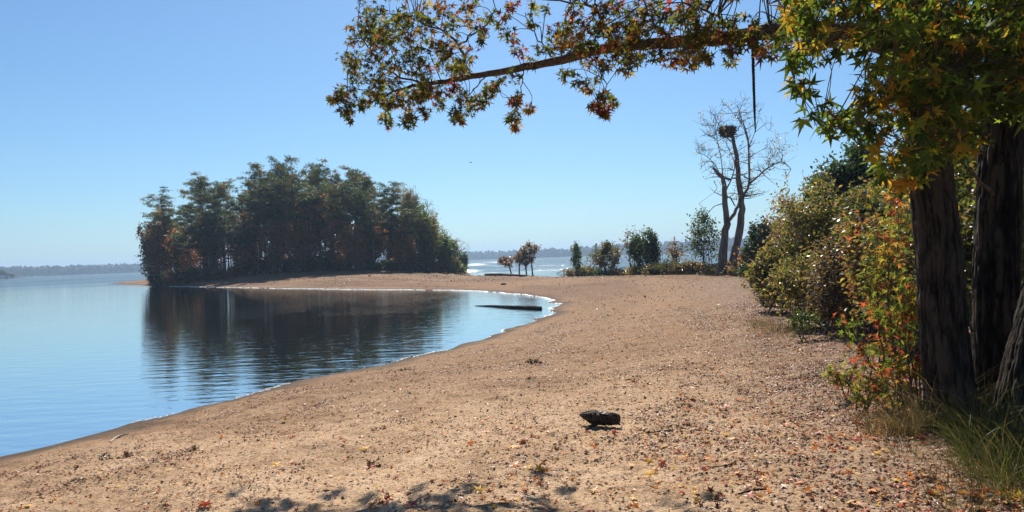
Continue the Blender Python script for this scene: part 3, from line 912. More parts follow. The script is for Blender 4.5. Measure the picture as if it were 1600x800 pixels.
    for px in np.linspace(240, 712, 46):
        px = px + rg.normal(0, 4); k = rg.integers(5) if px < 600 else rg.integers(4)
        d = 111.5 + rg.random() * 4
        hh = 1.2 + 1.6 * rg.random()
        q = P(px, 400, d); zt = gz(q[0], d) + hh
        ty = 400 - ((zt - EYE) * F_PX / d - HOR + (px - 800) * sr) / cr
        put(bushes[k], px, d, ty, 2.1, bl[k], 'bush', G3, sxy=.8 + .5 * rg.random())
    for px, ty, k in ((428, 342, 2), (466, 316, 0), (522, 340, 2), (556, 352, 0), (628, 350, 0)):
        put(hard[k], px, 110.8 + rg.random() * 1.2, ty, 11.0, ('rust red', 'olive green', 'rust red', 'dull brown')[k] + ' hardwood standing out at the front edge of the island wood', 'tree', G2, sxy=.72 + .15 * rg.random())
    put(hard[3], 236, 117, 345, 11.0, 'airy brown tree at the outer left edge of the island wood', 'tree', G2, sxy=.75)
    put(bushes[0], 722, 117, 392, 2.1, 'round dark bush at the right tip of the island by open water', 'bush', G3, sxy=.75)


island()


# ---- small trees standing in the water beyond the sand bar ----------------------
def water_trees():
    rg = np.random.default_rng(31)
    labs = ['short leaning rust tree in the water, outermost left of four', 'slim rust tree in the water, second of the four from the island side',
            'straight rust tree in the water, third of the four from the island side', 'tallest rust tree in the water with the widest crown']
    for k, (px, top, bx) in enumerate(((789, 402, 802), (812, 394, 812), (822, 400, 823), (829, 380, 833))):
        d = 94.0 + k * .4
        b = P(bx, 431, d); h = P(px, top, d)[2] - WATER
        lean = (px - bx) * d / F_PX
        wf = plant(None, [([(0, 0, -.6), (lean * .4, 0, h * .5), (lean, 0, h * .95)], .13, .03), ([(lean * .3, 0, h * .45), (lean * .5 + .4, .2, h * .7), (lean + .8, .3, h * .85)], .05, .02), ([(lean * .3, 0, h * .45), (lean * .5 - .4, 0, h * .7), (lean - .7, .2, h * .8)], .05, .02)],
                   (lean, 0, h * .8), ((.95, .9, .7) if k < 3 else (1.35, 1.1, 1.1)), 60 if k < 3 else 110, 11, .18, [((.10, .055, .032), 3), ((.13, .065, .035), 2), ((.07, .065, .03), 2)], SIMPLE, rg, twig=.012, shell=.4, spread=.16, gap=.25)
        t = empty('waterside_tree', (b[0], d, WATER - .05), labs[k], 'tree', 'four rust trees standing in the water')
        wf[0].build('trunk', M_PINEBARK, t, smooth=True); wf[1].build('crown', M_FAR, t)


water_trees()


# ---- shrubs on the far edge of the sand ----------------------------------------
def far_shrubs():
    rg = np.random.default_rng(41)
    def bush(px, d, top, rx, cz, rz, pal, label, nsp=140, per=13, ls=.16, name='shrub', gap=.28, r0=.05, ry=None, lump=.8, group='shrubs along the far edge of the sand', nst=7):
        q = P(px, 400, d); z0 = gz(q[0], d)
        h = P(px, top, d)[2] - z0
        c = (0, 0, h * cz); rad = (rx, ry or rx, h * rz)
        wf = plant(None, bush_stems(nst, c, rad, r0, rg), c, rad, int(nsp * 1.4), per, ls, pal, SIMPLE, rg, twig=.012, shell=.2, spread=.17, lump=lump, gap=gap)
        return place_plant(name, 'shrub', label, q[0], d, wf, M_FAR, M_TWIG, group)
    bush(901, 74, 374, .55, .55, .45, GREEN, 'narrow upright green shrub at the end of the sand', 75, 11, ry=.5)
    bush(915, 73, 412, .9, .5, .5, BROWN, 'thin low brown shrub beside the narrow green one', 40, 7)
    bush(948, 70, 374, 1.45, .56, .46, [((.13, .07, .035), 3), ((.05, .07, .02), 5)], 'rounded rust and green bush on the far sand edge', 170, 12)
    bush(1010, 62, 357, 1.55, .56, .46, DARKGREEN, 'large dense dark green bush on the far sand edge', 260, 16)
    bush(986, 63, 353, .8, .7, .32, BROWN, 'twiggy brown sapling against the large dark bush', 45, 5, nst=5)
    bush(1055, 60, 377, .75, .7, .3, BROWN, 'small thin brown sapling between two dark bushes', 55, 7, nst=4)
    bush(1030, 56, 414, 1.4, .5, .5, [((.03, .035, .018), 3), ((.055, .042, .026), 2)], 'low dark bush spreading at the foot of the large one', 120, 14)
    bush(1062, 55, 416, 1.3, .5, .5, [((.03, .035, .018), 3), ((.055, .042, .026), 2)], 'low dark bush on the sand left of the tall airy sapling', 110, 14)
    bush(1085, 54, 412, .9, .5, .5, BROWN, 'low brown bush at the foot of the tall airy sapling', 70, 11)
    bush(970, 68, 418, 1.2, .5, .5, BROWN, 'low brown scrub between the rust bush and the large dark one', 70, 9)
    bush(928, 72, 419, 1.2, .5, .5, DARKGREEN, 'low dark scrub left of the rust bush', 60, 9)
    bush(1099, 53, 322, 1.15, .58, .42, DARKGREEN, 'tall airy dark sapling left of the forked bare tree', 150, 7, gap=.36, nst=9, name='sapling', r0=.035)
    bush(1108, 52, 412, .7, .5, .5, BROWN, 'dry brown scrub just left of the forked bare tree', 50, 8)
    bush(1192, 44, 345, 1.25, .58, .45, DARKGREEN, 'dark round bush right of the forked bare tree', 240, 14)
    bush(1170, 46, 385, .7, .6, .4, RUST, 'small rusty shrub between the forked bare tree and the dark round bush', 50, 8)
    bush(1176, 45, 412, .9, .5, .5, DARKGREEN, 'low dark scrub under the dark round bush', 60, 10)
    for px, d, top, rx, pal, lab in ((893, 75, 421, 1.0, BROWN, 'dry brown scrub at the very tip of the sand, left of the narrow shrub'), (958, 69, 420, 1.1, DARKGREEN, 'low dark green scrub under the rust and green bush'), (995, 61, 417, 1.0, OLIVE, 'low olive scrub left of the foot of the large dark bush'),
                                  (1045, 57, 405, 1.0, DARKGREEN, 'knee high dark scrub between the large dark bush and the brown sapling'), (1075, 54, 408, .9, BROWN, 'knee high brown scrub below the small brown sapling'), (1118, 51, 417, .8, OLIVE, 'olive scrub touching the left foot of the forked tree'),
                                  (1155, 47, 414, .8, BROWN, 'brown scrub touching the right foot of the forked tree'), (912, 72, 419, 1.0, OLIVE, 'low olive scrub beside the thin brown shrub')):
        bush(px, d, top, rx, .5, .5, pal, lab, 60, 9)
    bush(1240, 47, 372, 2.2, .55, .48, BROWN, 'wide brown thicket behind the dark round bush', 180, 10)


far_shrubs()


# ---- the forked bare tree with the nest -------------------------------------------
def forked_tree():
    rg = np.random.default_rng(51)
    D = 49.5
    base = P(1133, 432, D); bz = gz(base[0], D)
    org = np.array([base[0], D, bz])
    def L(pts, dy=None):
        out_ = []
        for k, (x, y) in enumerate(pts):
            out_.append(P(x, y, D + (0 if dy is None else np.interp(k, [0, len(pts) - 1], dy))) - org)
        return np.array(out_)
    t = empty('forked_tree', tuple(org), 'tall forked nearly bare tree on the far sand edge, stick nest on top', 'tree')
    sp = []
    def stem(pts, r0, r1, name, seg=10, dy=None, n=22):
        c = curve(L(pts, dy), n); c[1:] += rg.normal(0, r1 * .25, c[1:].shape)
        mb = MB(); rr = np.linspace(r0, r1, n); rr[:3] *= [1.35, 1.15, 1.05] if r0 > .2 else 1
        mb.tube(c, rr, seg, rough=.16, rg=rg)
        mb.build(name, M_PALEBARK, t, smooth=True)
        sp.append(np.concatenate([c, rr[:, None]], 1))
        return c
    stem([(1126, 436), (1130, 395), (1134, 360), (1136, 344), (1132, 307), (1131, 283), (1122, 271), (1114, 262)], .30, .07, 'trunk', dy=(0, -.3))
    stem([(1140, 434), (1148, 395), (1153, 377), (1159, 336), (1158, 307), (1153, 266), (1149, 233), (1142, 206)], .30, .10, 'trunk', dy=(.1, .5))
    mains = [([(1138, 344), (1146, 335), (1153, 322), (1158, 315)], .12, .10, (0, .3)), ([(1159, 312), (1163, 303), (1171, 287), (1170, 245), (1168, 212), (1158, 184), (1152, 165)], .11, .02, (.3, 1.2)),
             ([(1171, 287), (1184, 276), (1200, 262), (1222, 253), (1236, 264)], .07, .02, (.6, -.6)), ([(1134, 312), (1140, 308), (1149, 322)], .05, .04, (0, .3)), ([(1132, 300), (1142, 282), (1148, 258), (1140, 235)], .06, .015, (-.2, -1.2)),
             ([(1130, 318), (1117, 322), (1106, 330), (1092, 318)], .035, .012, (0, -.6)), ([(1156, 280), (1147, 278), (1140, 281)], .06, .05, (.3, .2)), ([(1131, 290), (1127, 250), (1120, 215), (1118, 190)], .035, .01, (-.2, .8)),
             ([(1146, 222), (1135, 214), (1124, 196), (1116, 182)], .04, .012, (.5, .9)), ([(1168, 250), (1180, 240), (1196, 232)], .03, .01, (.8, 1.3)), ([(1133, 296), (1120, 262), (1104, 244), (1092, 240)], .035, .01, (-.2, .6)),
             ([(1170, 230), (1180, 205), (1186, 180)], .03, .01, (.9, 1.4)), ([(1169, 222), (1160, 195), (1140, 170), (1132, 160)], .03, .01, (.9, .1)), ([(1200, 262), (1206, 246), (1222, 236)], .03, .01, (.1, .6))]
    for pts, r0, r1, dy in mains:
        stem(pts, r0, r1, 'branch', 6, dy, 12)
    S = np.concatenate([s[len(s) // 3:] for s in sp[1:]])
    tw, fo = MB(), MB()
    pp, lc = [], []
    for _ in range(225):
        px = rg.uniform(1086, 1240); py = rg.uniform(152, 305)
        if ((px - 1160) / 76) ** 2 + ((py - 232) / 80) ** 2 > 1.05 and rg.random() < .93: continue
        if px > 1190 and py < 215 and rg.random() < .8: continue
        q = P(px, py, D + rg.normal(0, 1.1)) - org
        dd = np.linalg.norm(S[:, :3] - q, axis=1) + np.where(S[:, 2] > q[2], .6, 0)
        s = S[np.argmin(dd)]; ln = np.linalg.norm(q - s[:3])
        if ln > 2.6: continue
        c = curve([s[:3], (s[:3] + q) / 2 + rg.normal(0, .13 * ln, 3), q], 6)
        tw.tube(c, np.linspace(min(.018 + .012 * ln, s[3]), .009, 6), 4, cap=False)
        for _ in range(3):
            k = rg.integers(2, 5); e = c[k] + rg.normal(0, .3, 3) + np.array([0, 0, .15])
            tw.tube(curve([c[k], (c[k] + e) / 2 + rg.normal(0, .05, 3), e], 4), np.linspace(.011, .006, 4), 3, cap=False)
            if rg.random() < .45: pp.append(e + rg.normal(0, .12, (rg.integers(2, 6), 3)))
    pp = np.concatenate(pp)
    leaves(fo, SIMPLE, pp, rg.normal(size=pp.shape), rg.normal(size=pp.shape), .11 * (.7 + .6 * rg.random(len(pp))), palette(PINKISH, len(pp), rg))
    tw.build('twigs', M_TWIG, t); fo.build('leaves', M_FAR, t)
    # nest
    nc = P(1136, 205, D + .5)
    nt_ = empty('bird_nest', tuple(nc + np.array([0, 0, -.4])), 'big dark stick nest on the broken top of the forked tree', 'nest')
    mb = MB()
    for _ in range(420):
        a = rg.random() * 6.283; r = .55 * math.sqrt(rg.random()); z = .1 + .55 * rg.random()
        r *= .65 + .6 * z
        c = np.array([math.cos(a) * r, math.sin(a) * r, z]); d = norm(np.array([-math.sin(a), math.cos(a), 0]) + rg.normal(0, .45, 3)) * rg.uniform(.15, .42)
        mb.tube([c - d, c + rg.normal(0, .03, 3), c + d], [.016, .02, .008], 4)
    mb.build('stick_bowl', M_TWIG, nt_)
    mb = MB()
    zz = np.linspace(0, .5, 6)
    mb.tube(np.stack([0 * zz, 0 * zz, zz + .1], 1), [.22, .36, .46, .5, .48, .3], 14, rough=.25, rg=rg)
    mb.build('packed_core', M_WOOD, nt_)


forked_tree()


# ---- thicket on the right -------------------------------------------------------------
def thicket():
    rg = np.random.default_rng(61)
    G = 'shrubs of the thicket on the right'
    def sh(px, d, top, rx, ry, cz, rz, pal, label, nsp=330, per=11, ls=.075, r0=.022, nst=9, tm=OVAL, name='shrub', gap=.33, cat='shrub', lump=.75, mat=None, spread=.10, cx=0, up=.5, droop=.25):
        q = P(px, 400, d); z0 = gz(q[0], d)
        h = P(px, top, d)[2] - z0
        c = (cx, 0, h * cz); rad = (rx, ry, h * rz)
        wf = plant(None, bush_stems(nst, c, rad, r0, rg), c, rad, int(nsp * 1.5), per, ls * 1.05, pal, tm, rg, twig=.007, shell=.25, spread=spread, lump=lump, gap=gap, up=up, droop=droop)
        return place_plant(name, cat, label, q[0], d, wf, mat or M_SHRUB, M_TWIG, G)
    sh(1228, 20.5, 385, 1.05, 1.0, .60, .42, OLIVE, 'low spreading olive shrub leaning over the sand at the end of the thicket', 330, 12, .085, cx=-.25)
    sh(1262, 24, 306, 1.15, 1.1, .62, .40, PINKISH, 'tall airy pinkish brown shrub on the outer side of the thicket', 330, 12, .085, gap=.28)
    sh(1300, 20, 288, 1.2, 1.1, .58, .44, [*OLIVE, ((.10, .12, .03), 2)], 'tall olive green shrub in front of the dark thicket tree', 420, 12, .09)
    sh(1345, 25, 226, 1.35, 1.3, .70, .32, DARKGREEN, 'dark green small tree rising highest behind the thicket', 420, 15, .12, .05, 6, name='small_tree', cat='tree')
    sh(1310, 26, 258, 1.1, 1.0, .72, .28, GREEN, 'mid green small tree left of the dark thicket tree', 260, 12, .11, .04, 6, name='small_tree', cat='tree')
    sh(1280, 16.5, 395, 1.05, .9, .55, .48, OLIVE, 'low olive and brown shrub in the middle of the thicket front', 340, 12, .07)
    sh(1330, 14.5, 370, .95, .8, .52, .50, BROWN, 'dense dark brown shrub low in the thicket front', 360, 12, .065)
    sh(1385, 14.5, 282, 1.0, .9, .62, .40, [((.09, .10, .03), 3), ((.13, .08, .045), 2), ((.06, .07, .025), 3)], 'olive and brown shrub right behind the near trunk', 330, 12, .09)
    sh(1372, 12.5, 340, .65, .6, .60, .42, [*OLIVE, *RUST], 'olive and rust shrub left of the near trunk', 220, 10, .075)
    sh(1430, 11.5, 310, .8, .7, .52, .5, OLIVE, 'olive shrub hidden partly by the near trunk', 280, 11, .075)
    sh(1512, 12.5, 225, .9, .9, .55, .46, YELGREEN, 'yellow green shrub seen between the two trunks', 420, 12, .085)
    sh(1610, 10.5, 215, 1.0, .9, .55, .46, YELGREEN, 'yellow green shrub right of the far trunk', 420, 12, .08)
    sh(1545, 16, 150, 1.6, 1.4, .6, .42, GREEN, 'tall green small tree behind the two trunks', 460, 13, .11, .05, 6, name='small_tree', cat='tree')
    sh(1470, 19, 230, 1.5, 1.4, .58, .44, GREEN, 'mid green shrub deep in the thicket behind the near trunk', 420, 13, .10)
    sh(1410, 22, 270, 1.5, 1.4, .55, .46, OLIVE, 'broad olive shrub deep in the thicket', 380, 12, .095)
    sh(1275, 31, 345, 1.8, 1.6, .55, .48, BROWN, 'brown shrub filling the back of the thicket', 320, 12, .10)
    sh(1228, 33, 372, 1.3, 1.2, .52, .5, PINKISH, 'low pinkish shrub at the back of the thicket beside the dark round bush', 240, 12, .10)
    sh(1350, 33, 300, 2.2, 1.8, .55, .48, DARKGREEN, 'wide dark shrub closing the back of the thicket', 360, 14, .12)
    sh(1255, 14.2, 487, .26, .24, .55, .5, GREEN, 'small green leafy plant on the bare ground before the thicket', 46, 9, .05, .006, 5, spread=.05)
    sh(1205, 22.5, 455, .5, .5, .5, .5, BROWN, 'dry brown scrub at the outer foot of the thicket', 110, 9, .05)
    # sweetgum saplings with bright star leaves
    def cp(q, r):
        u = r.random()
        return [((.19, .042, .028), 3), ((.21, .085, .03), 2), ((.12, .035, .026), 2)] if u < .24 else ([((.20, .15, .035), 3), ((.19, .105, .03), 1)] if u < .46 else [((.11, .135, .028), 3), ((.06, .085, .02), 4), ((.17, .17, .035), 1)])
    def sap(px, d, top, rx, ry, cz, rz, nsp, label, per=5, ls=.05):
        q = P(px, 400, d); z0 = gz(q[0], d); h = P(px, top, d)[2] - z0
        c = (0, 0, h * cz); rad = (rx, ry, h * rz)
        wf = plant(None, bush_stems(4, c, rad, .012, rg), c, rad, nsp, per, ls, None, STAR, rg, twig=.004, shell=.5, spread=.06, lump=.45, gap=.25, clump_pal=cp, up=.35, droop=.5)
        return place_plant('sweetgum_sapling', 'sapling', label, q[0], d, wf, M_LEAF, M_TWIG, 'young sweetgums in autumn colours')
    sap(1392, 7.5, 325, .30, .3, .62, .42, 88, 'red, yellow and green star leaved sapling close against the near trunk')
    sap(1372, 7.9, 465, .36, .3, .58, .46, 75, 'low bright star leaved sapling at the foot of the near trunk')
    sap(1402, 7.1, 545, .26, .2, .55, .48, 60, 'low leafy sweetgum sprout crowding the left foot of the near trunk')
    sap(1350, 7.6, 585, .2, .18, .55, .45, 30, 'knee high yellow green sprout between the dry grass and the leaf litter')
    sap(1425, 6.9, 420, .13, .16, .6, .42, 50, 'slim sapling with red leaves in front of the near trunk bark')
    sap(1315, 8.3, 565, .24, .16, .62, .36, 26, 'little yellow green sapling low over the leaf litter')
    sap(1388, 10.0, 262, .3, .35, .75, .3, 60, 'taller star leaved sapling with yellow leaves behind the near trunk', 5, .055)


thicket()


# ---- the great sweetgum with two trunks and the long limb -----------------------------------
def sweetgum():
    rg = np.random.default_rng(71)
    b = P(1490, 650, 6.5); org = np.array([b[0], b[1], gz(b[0], b[1])])
    t = empty('sweetgum_tree', tuple(org), 'big sweetgum with two dark trunks and a long limb over the beach', 'tree')
    def trunk(ctrl, rads, name='trunk', n=240, seg=128):
        c = curve(np.array([P(*q) - org for q in ctrl]), n)
        rr = np.interp(np.linspace(0, 1, n), np.linspace(0, 1, len(rads)), rads)
        tt = norm(np.gradient(c, axis=0)); ux = norm(np.cross(tt, np.array([0, 1.0, 0]))); vy = np.cross(tt, ux)
        a = np.arange(seg) * 2 * math.pi / seg
        s = np.concatenate([[0], np.cumsum(np.linalg.norm(np.diff(c, axis=0), axis=1))])
        A, S_ = np.meshgrid(a, s)
        # furrowed bark: long ridges that wander and split
        k = 30
        off = rg.integers(1, 90)
        au = A / (2 * math.pi) * k + 1.6 * (vnoise(S_ * 1.7, A * 2.5, off) - .5)
        ridge = np.clip(.75 * np.abs(2 * vnoise(au + off, S_ * 2.6 + off, off) - 1) + .5 * np.abs(2 * vnoise(au * 2.1, S_ * 6.5, off + 3) - 1), 0, 1)
        wrapn = lambda q: q
        plate = ridge ** .7 * (.45 + .55 * vnoise(A * 16 / 6.283 + off, S_ * 7, off + 7)) * (.6 + .8 * vnoise(A * 3, S_ * 1.2, off + 9))
        fl = 1 + .35 * np.exp(-S_ / .22) * (.6 + .6 * np.cos(A * 3 + off)) + .04 * np.cos(2 * A + .6 * S_)
        rad = rr[:, None] * fl * (1 + .19 * (ridge ** .45 - .6) + .04 * (vnoise(A * 9, S_ * 26, off + 1) - .5))
        rad[:, -1] = (rad[:, -1] + rad[:, 0]) / 2
        A = A - math.pi / 2
        V = c[:, None] + rad[..., None] * (np.cos(A)[..., None] * ux[:, None] + np.sin(A)[..., None] * vy[:, None])
        i = np.arange(n - 1)[:, None] * seg + np.arange(seg)[None]; j = np.arange(n - 1)[:, None] * seg + (np.arange(seg)[None] + 1) % seg
        Qd = np.stack([i, j, j + seg, i + seg], -1).reshape(-1, 4)
        mesh_obj(name, V.reshape(-1, 3), Qd, M_BARK, t, smooth=True, attrs={'plate': plate.ravel()})
        return c[::2], rr[::2]
    cA, rA = trunk([(1497, 690, 6.5), (1488, 640, 6.5), (1475, 520, 6.5), (1467, 400, 6.5), (1455, 280, 6.55), (1446, 150, 6.6), (1436, 0, 6.7), (1425, -220, 6.9)], [.225, .196, .186, .180, .175, .162, .145, .11])
    cB, rB = trunk([(1567, 690, 6.9), (1562, 640, 6.9), (1558, 520, 6.95), (1558, 400, 7.0), (1562, 280, 7.05), (1570, 150, 7.1), (1580, 0, 7.2), (1600, -220, 7.4)], [.24, .21, .198, .190, .184, .175, .16, .12])
    cC, rC = trunk([(1590, 700, 6.2), (1598, 620, 6.2), (1622, 500, 6.3), (1652, 380, 6.5), (1690, 240, 6.7), (1720, 80, 6.9), (1735, -120, 7.1)], [.20, .18, .165, .155, .15, .13, .08])
    # limb
    lc = [(1442, 100, 6.6), (1390, 72, 6.75), (1330, 55, 7.0), (1250, 45, 7.4), (1150, 58, 7.9), (1050, 66, 8.4), (950, 76, 8.8), (860, 98, 9.1), (780, 112, 9.4), (700, 126, 9.6), (640, 136, 9.8), (600, 150, 10.0), (565, 168, 10.1)]
    c = curve(np.array([P(*q) - org for q in lc]), 70); c[3:] += rg.normal(0, .006, c[3:].shape)
    rr = np.interp(np.linspace(0, 1, 70), np.linspace(0, 1, 13), [.115, .10, .095, .085, .075, .066, .058, .050, .041, .031, .022, .013, .007])
    mb = MB(); mb.tube(c, rr, 12, rough=.12, rg=rg); mb.build('limb', M_LIMB, t, smooth=True)
    SP = [np.concatenate([c, rr[:, None]], 1)]
    side = [([(725, 112, 9.5), (725, 86, 9.6), (715, 71, 9.6), (695, 49, 9.7), (665, 36, 9.8), (646, 30, 9.9), (610, 22, 10)], .022), ([(715, 71, 9.6), (744, 52, 9.4), (770, 25, 9.3), (775, -20, 9.2)], .014), ([(957, 64, 8.8), (940, 30, 8.9), (927, 11, 9), (894, 6, 9.1), (852, 0, 9.3), (800, -10, 9.5)], .024),
            ([(660, 130, 9.75), (620, 118, 9.9), (590, 95, 10), (565, 60, 10.1), (560, 20, 10.1), (575, -30, 10.1)], .015), ([(818, 106, 9.2), (815, 140, 9.0), (806, 190, 8.9)], .007), ([(930, 82, 8.9), (945, 130, 8.7), (940, 168, 8.6)], .008), ([(760, 118, 9.4), (735, 145, 9.2), (715, 180, 9.1)], .008),
            ([(690, 128, 9.6), (660, 160, 9.5), (640, 192, 9.4)], .008), ([(1050, 66, 8.4), (1020, 30, 8.3), (1000, -10, 8.2)], .02), ([(1150, 58, 7.9), (1120, 25, 7.7), (1070, 5, 7.6), (1040, -30, 7.5)], .02), ([(870, 96, 9.1), (840, 60, 9.2), (820, 20, 9.3)], .012), ([(600, 150, 10), (560, 140, 9.9), (530, 150, 9.8)], .007),
            # right hand side boughs
            ([(1446, 150, 6.5), (1400, 150, 5.9), (1350, 175, 5.4), (1285, 190, 5.0)], .03), ([(1440, 60, 6.6), (1380, 40, 6.0), (1300, 62, 5.6), (1250, 96, 5.4)], .03), ([(1450, 200, 6.5), (1420, 230, 6.0), (1390, 270, 5.7)], .022),
            ([(1436, 0, 6.7), (1380, -40, 6.0), (1280, -30, 5.6), (1200, 10, 5.4)], .03), ([(1580, 0, 7.2), (1540, 40, 6.2), (1490, 90, 5.6), (1440, 160, 5.2)], .03), ([(1572, 120, 7.1), (1590, 80, 6.4), (1530, 60, 5.8)], .03), ([(1570, 150, 7.1), (1640, 90, 6.3), (1700, 60, 5.8)], .03),
            ([(1560, 320, 7.05), (1500, 250, 6.4), (1430, 220, 6.0)], .018), ([(1425, -220, 6.9), (1380, -320, 6.2), (1300, -380, 5.6)], .04), ([(1600, -220, 7.4), (1640, -350, 6.6), (1700, -420, 6)], .04), ([(1425, -220, 6.9), (1350, -260, 7.8), (1150, -240, 8.4)], .04), ([(1580, 0, 7.2), (1500, -120, 6.0), (1400, -160, 5.2)], .03)]
    for pts, r in side:
        mb = MB()
        cc = curve(np.array([P(*q) - org for q in pts]), 14); cc[1:] += rg.normal(0, .012, cc[1:].shape)
        ra = np.linspace(r, .004, 14); mb.tube(cc, ra, 7, cap=False)
        SP.append(np.concatenate([cc, ra[:, None]], 1))
        mb.build('bough', M_LIMB, t, smooth=True)
    S = np.concatenate(SP)
    S3 = np.concatenate(SP + [np.concatenate([cA, rA[:, None]], 1)[60:], np.concatenate([cB, rB[:, None]], 1)[60:]])
    tw, fo = MB(), MB()
    sprays = []
    # (px, py, radius px, count) of the sprays seen along the limb
    L_ = [(568, 8, 14, 5), (592, 14, 12, 5), (575, 32, 14, 6), (552, 42, 10, 4), (556, 62, 12, 5), (548, 66, 9, 3), (598, 42, 16, 8), (625, 32, 14, 8), (632, 52, 16, 10), (612, 66, 18, 11), (586, 78, 16, 9), (596, 98, 18, 10), (570, 95, 14, 8), (552, 102, 12, 6), (640, 78, 18, 12), (655, 92, 14, 9),
          (628, 100, 18, 11), (560, 118, 16, 10), (548, 134, 12, 7), (585, 125, 18, 13), (612, 128, 14, 8), (528, 152, 12, 9), (516, 156, 6, 4), (542, 172, 12, 9), (546, 184, 8, 5), (565, 158, 14, 10), (588, 152, 14, 10), (602, 188, 11, 7), (608, 162, 12, 7), (624, 156, 14, 9), (637, 190, 12, 9), (640, 176, 9, 5), (652, 150, 12, 6), (664, 176, 8, 5), (686, 162, 9, 6),
          (662, 12, 12, 6), (684, 10, 14, 8), (672, 30, 12, 6), (700, 20, 16, 10), (705, 40, 14, 8), (730, 8, 14, 9), (735, 30, 14, 8), (752, 45, 10, 6), (765, 25, 14, 9), (752, 60, 10, 5), (725, 95, 10, 6), (712, 105, 12, 7), (690, 100, 14, 7), (700, 82, 10, 5), (738, 82, 9, 4), (668, 108, 12, 6),
          (704, 140, 9, 5), (735, 170, 12, 8), (716, 186, 9, 7), (752, 158, 12, 9), (768, 142, 12, 9), (778, 126, 10, 6), (715, 176, 9, 5), (800, 122, 12, 7), (805, 160, 9, 5), (800, 180, 9, 6), (806, 198, 7, 5), (826, 170, 7, 5), (812, 150, 6, 3),
          (790, 45, 12, 6), (800, 60, 12, 6), (812, 78, 12, 7), (790, 28, 10, 4), (800, 8, 14, 7), (830, 12, 12, 6), (835, 38, 8, 4), (842, 80, 10, 5), (830, 98, 9, 4), (868, 50, 16, 11), (884, 40, 12, 8), (880, 66, 14, 9), (862, 75, 12, 6), (895, 62, 10, 6), (855, 12, 10, 4), (900, 18, 12, 6), (912, 40, 14, 8), (935, 45, 14, 8), (920, 62, 12, 6), (905, 82, 10, 5),
          (945, 20, 16, 9), (965, 10, 14, 8), (970, 35, 16, 10), (990, 22, 16, 10), (1010, 12, 18, 12), (1000, 45, 14, 8), (1020, 38, 16, 10), (985, 58, 14, 8), (965, 85, 14, 8), (945, 100, 12, 7), (920, 95, 10, 5), (905, 125, 11, 7), (918, 138, 8, 4), (930, 122, 9, 5), (945, 150, 8, 5), (930, 168, 8, 6), (945, 172, 9, 7), (958, 160, 7, 4), (885, 112, 8, 4), (880, 122, 6, 3),
          (975, 108, 11, 6), (985, 95, 12, 7), (1010, 85, 14, 9), (1040, 20, 18, 12), (1035, 88, 12, 7), (1045, 55, 16, 12), (1065, 30, 18, 13), (1068, 75, 14, 10), (1085, 60, 18, 14), (1095, 88, 12, 9), (1108, 95, 8, 5), (1105, 40, 18, 14), (1080, 12, 18, 12), (1130, 55, 18, 14), (1150, 40, 16, 10), (1155, 68, 14, 10), (1140, 78, 12, 8), (1180, 62, 16, 10), (1200, 45, 14, 9), (1205, 75, 14, 10), (1225, 60, 16, 10), (1190, 85, 8, 5), (1145, 98, 6, 3), (1235, 35, 12, 6), (1175, 30, 8, 3)]
    for x, y, r, k in L_:
        sprays.append((x, y, r, int(k * (3.6 if y < 135 else 6.0)), np.interp(x, [510, 1240], [10.0, 7.3]) + rg.normal(0, .35), .064, 'limb'))
    for (xa, xb, ya, yb, cnt, sd_) in ((532, 725, 18, 160, 52, 3), (860, 1110, -5, 100, 34, 9)):
        while cnt:
            x, y = rg.uniform(xa, xb), rg.uniform(ya, yb)
            if vnoise(np.array([x / 26.]), np.array([y / 26.]), sd_)[0] < .42 or (x < 560 and y < 40) or (x - 530 < (80 - y) * .5): continue
            sprays.append((x, y, 15, 20, np.interp(x, [510, 1240], [10.0, 7.3]) + rg.normal(0, .4), .064, 'limb')); cnt -= 1
    # above the frame, the limb's upper leaves
    for _ in range(120):
        x = rg.uniform(560, 1240); sprays.append((x, rg.uniform(-150, -8), 18, 15, np.interp(x, [510, 1240], [10, 7.3]) + rg.normal(0, .5), .070, 'limb'))
    # right canopy
    poly = np.array([(1230, -30), (1235, 30), (1230, 72), (1262, 78), (1300, 80), (1335, 84), (1356, 112), (1350, 150), (1340, 180), (1345, 205), (1372, 205), (1395, 255), (1400, 285), (1445, 262), (1480, 240), (1515, 225), (1540, 195), (1575, 172), (1610, 175), (1680, 180), (1720, -30)], float)
    def inpoly(px, py):
        c_ = False; j = len(poly) - 1
        for i in range(len(poly)):
            if (poly[i, 1] > py) != (poly[j, 1] > py) and px < (poly[j, 0] - poly[i, 0]) * (py - poly[i, 1]) / (poly[j, 1] - poly[i, 1]) + poly[i, 0]: c_ = not c_
            j = i
        return c_
    n = 0
    while n < 520:
        x, y = rg.uniform(1225, 1720), rg.uniform(-30, 330)
        if not inpoly(x, y): continue
        if vnoise(np.array([x / 42.]), np.array([y / 42.]), 77)[0] < .22 and x > 1290: continue
        sprays.append((x, y, 24, 7, rg.uniform(4.7, 6.8), .083, 'canopy')); n += 1
    for x, y, k in ((1242, 118, 7), (1252, 140, 7), (1245, 100, 7), (1268, 92, 7), (1285, 168, 6), (1310, 178, 8), (1318, 200, 8), (1340, 190, 8), (1275, 195, 7), (1300, 205, 8), (1262, 182, 5), (1330, 195, 8), (1350, 205, 8), (1295, 175, 5), (1248, 130, 8), (1258, 100, 8), (1300, 80, 8), (1400, 290, 6), (1415, 275, 7), (1370, 250, 7)):
        sprays.append((x, y, 16, k, 4.9 + rg.normal(0, .15), .083, 'canopy'))
    for _ in range(240):
        sprays.append((rg.uniform(1150, 1800), rg.uniform(-420, -30), 34, 8, rg.uniform(5.0, 8.4), .085, 'canopy'))
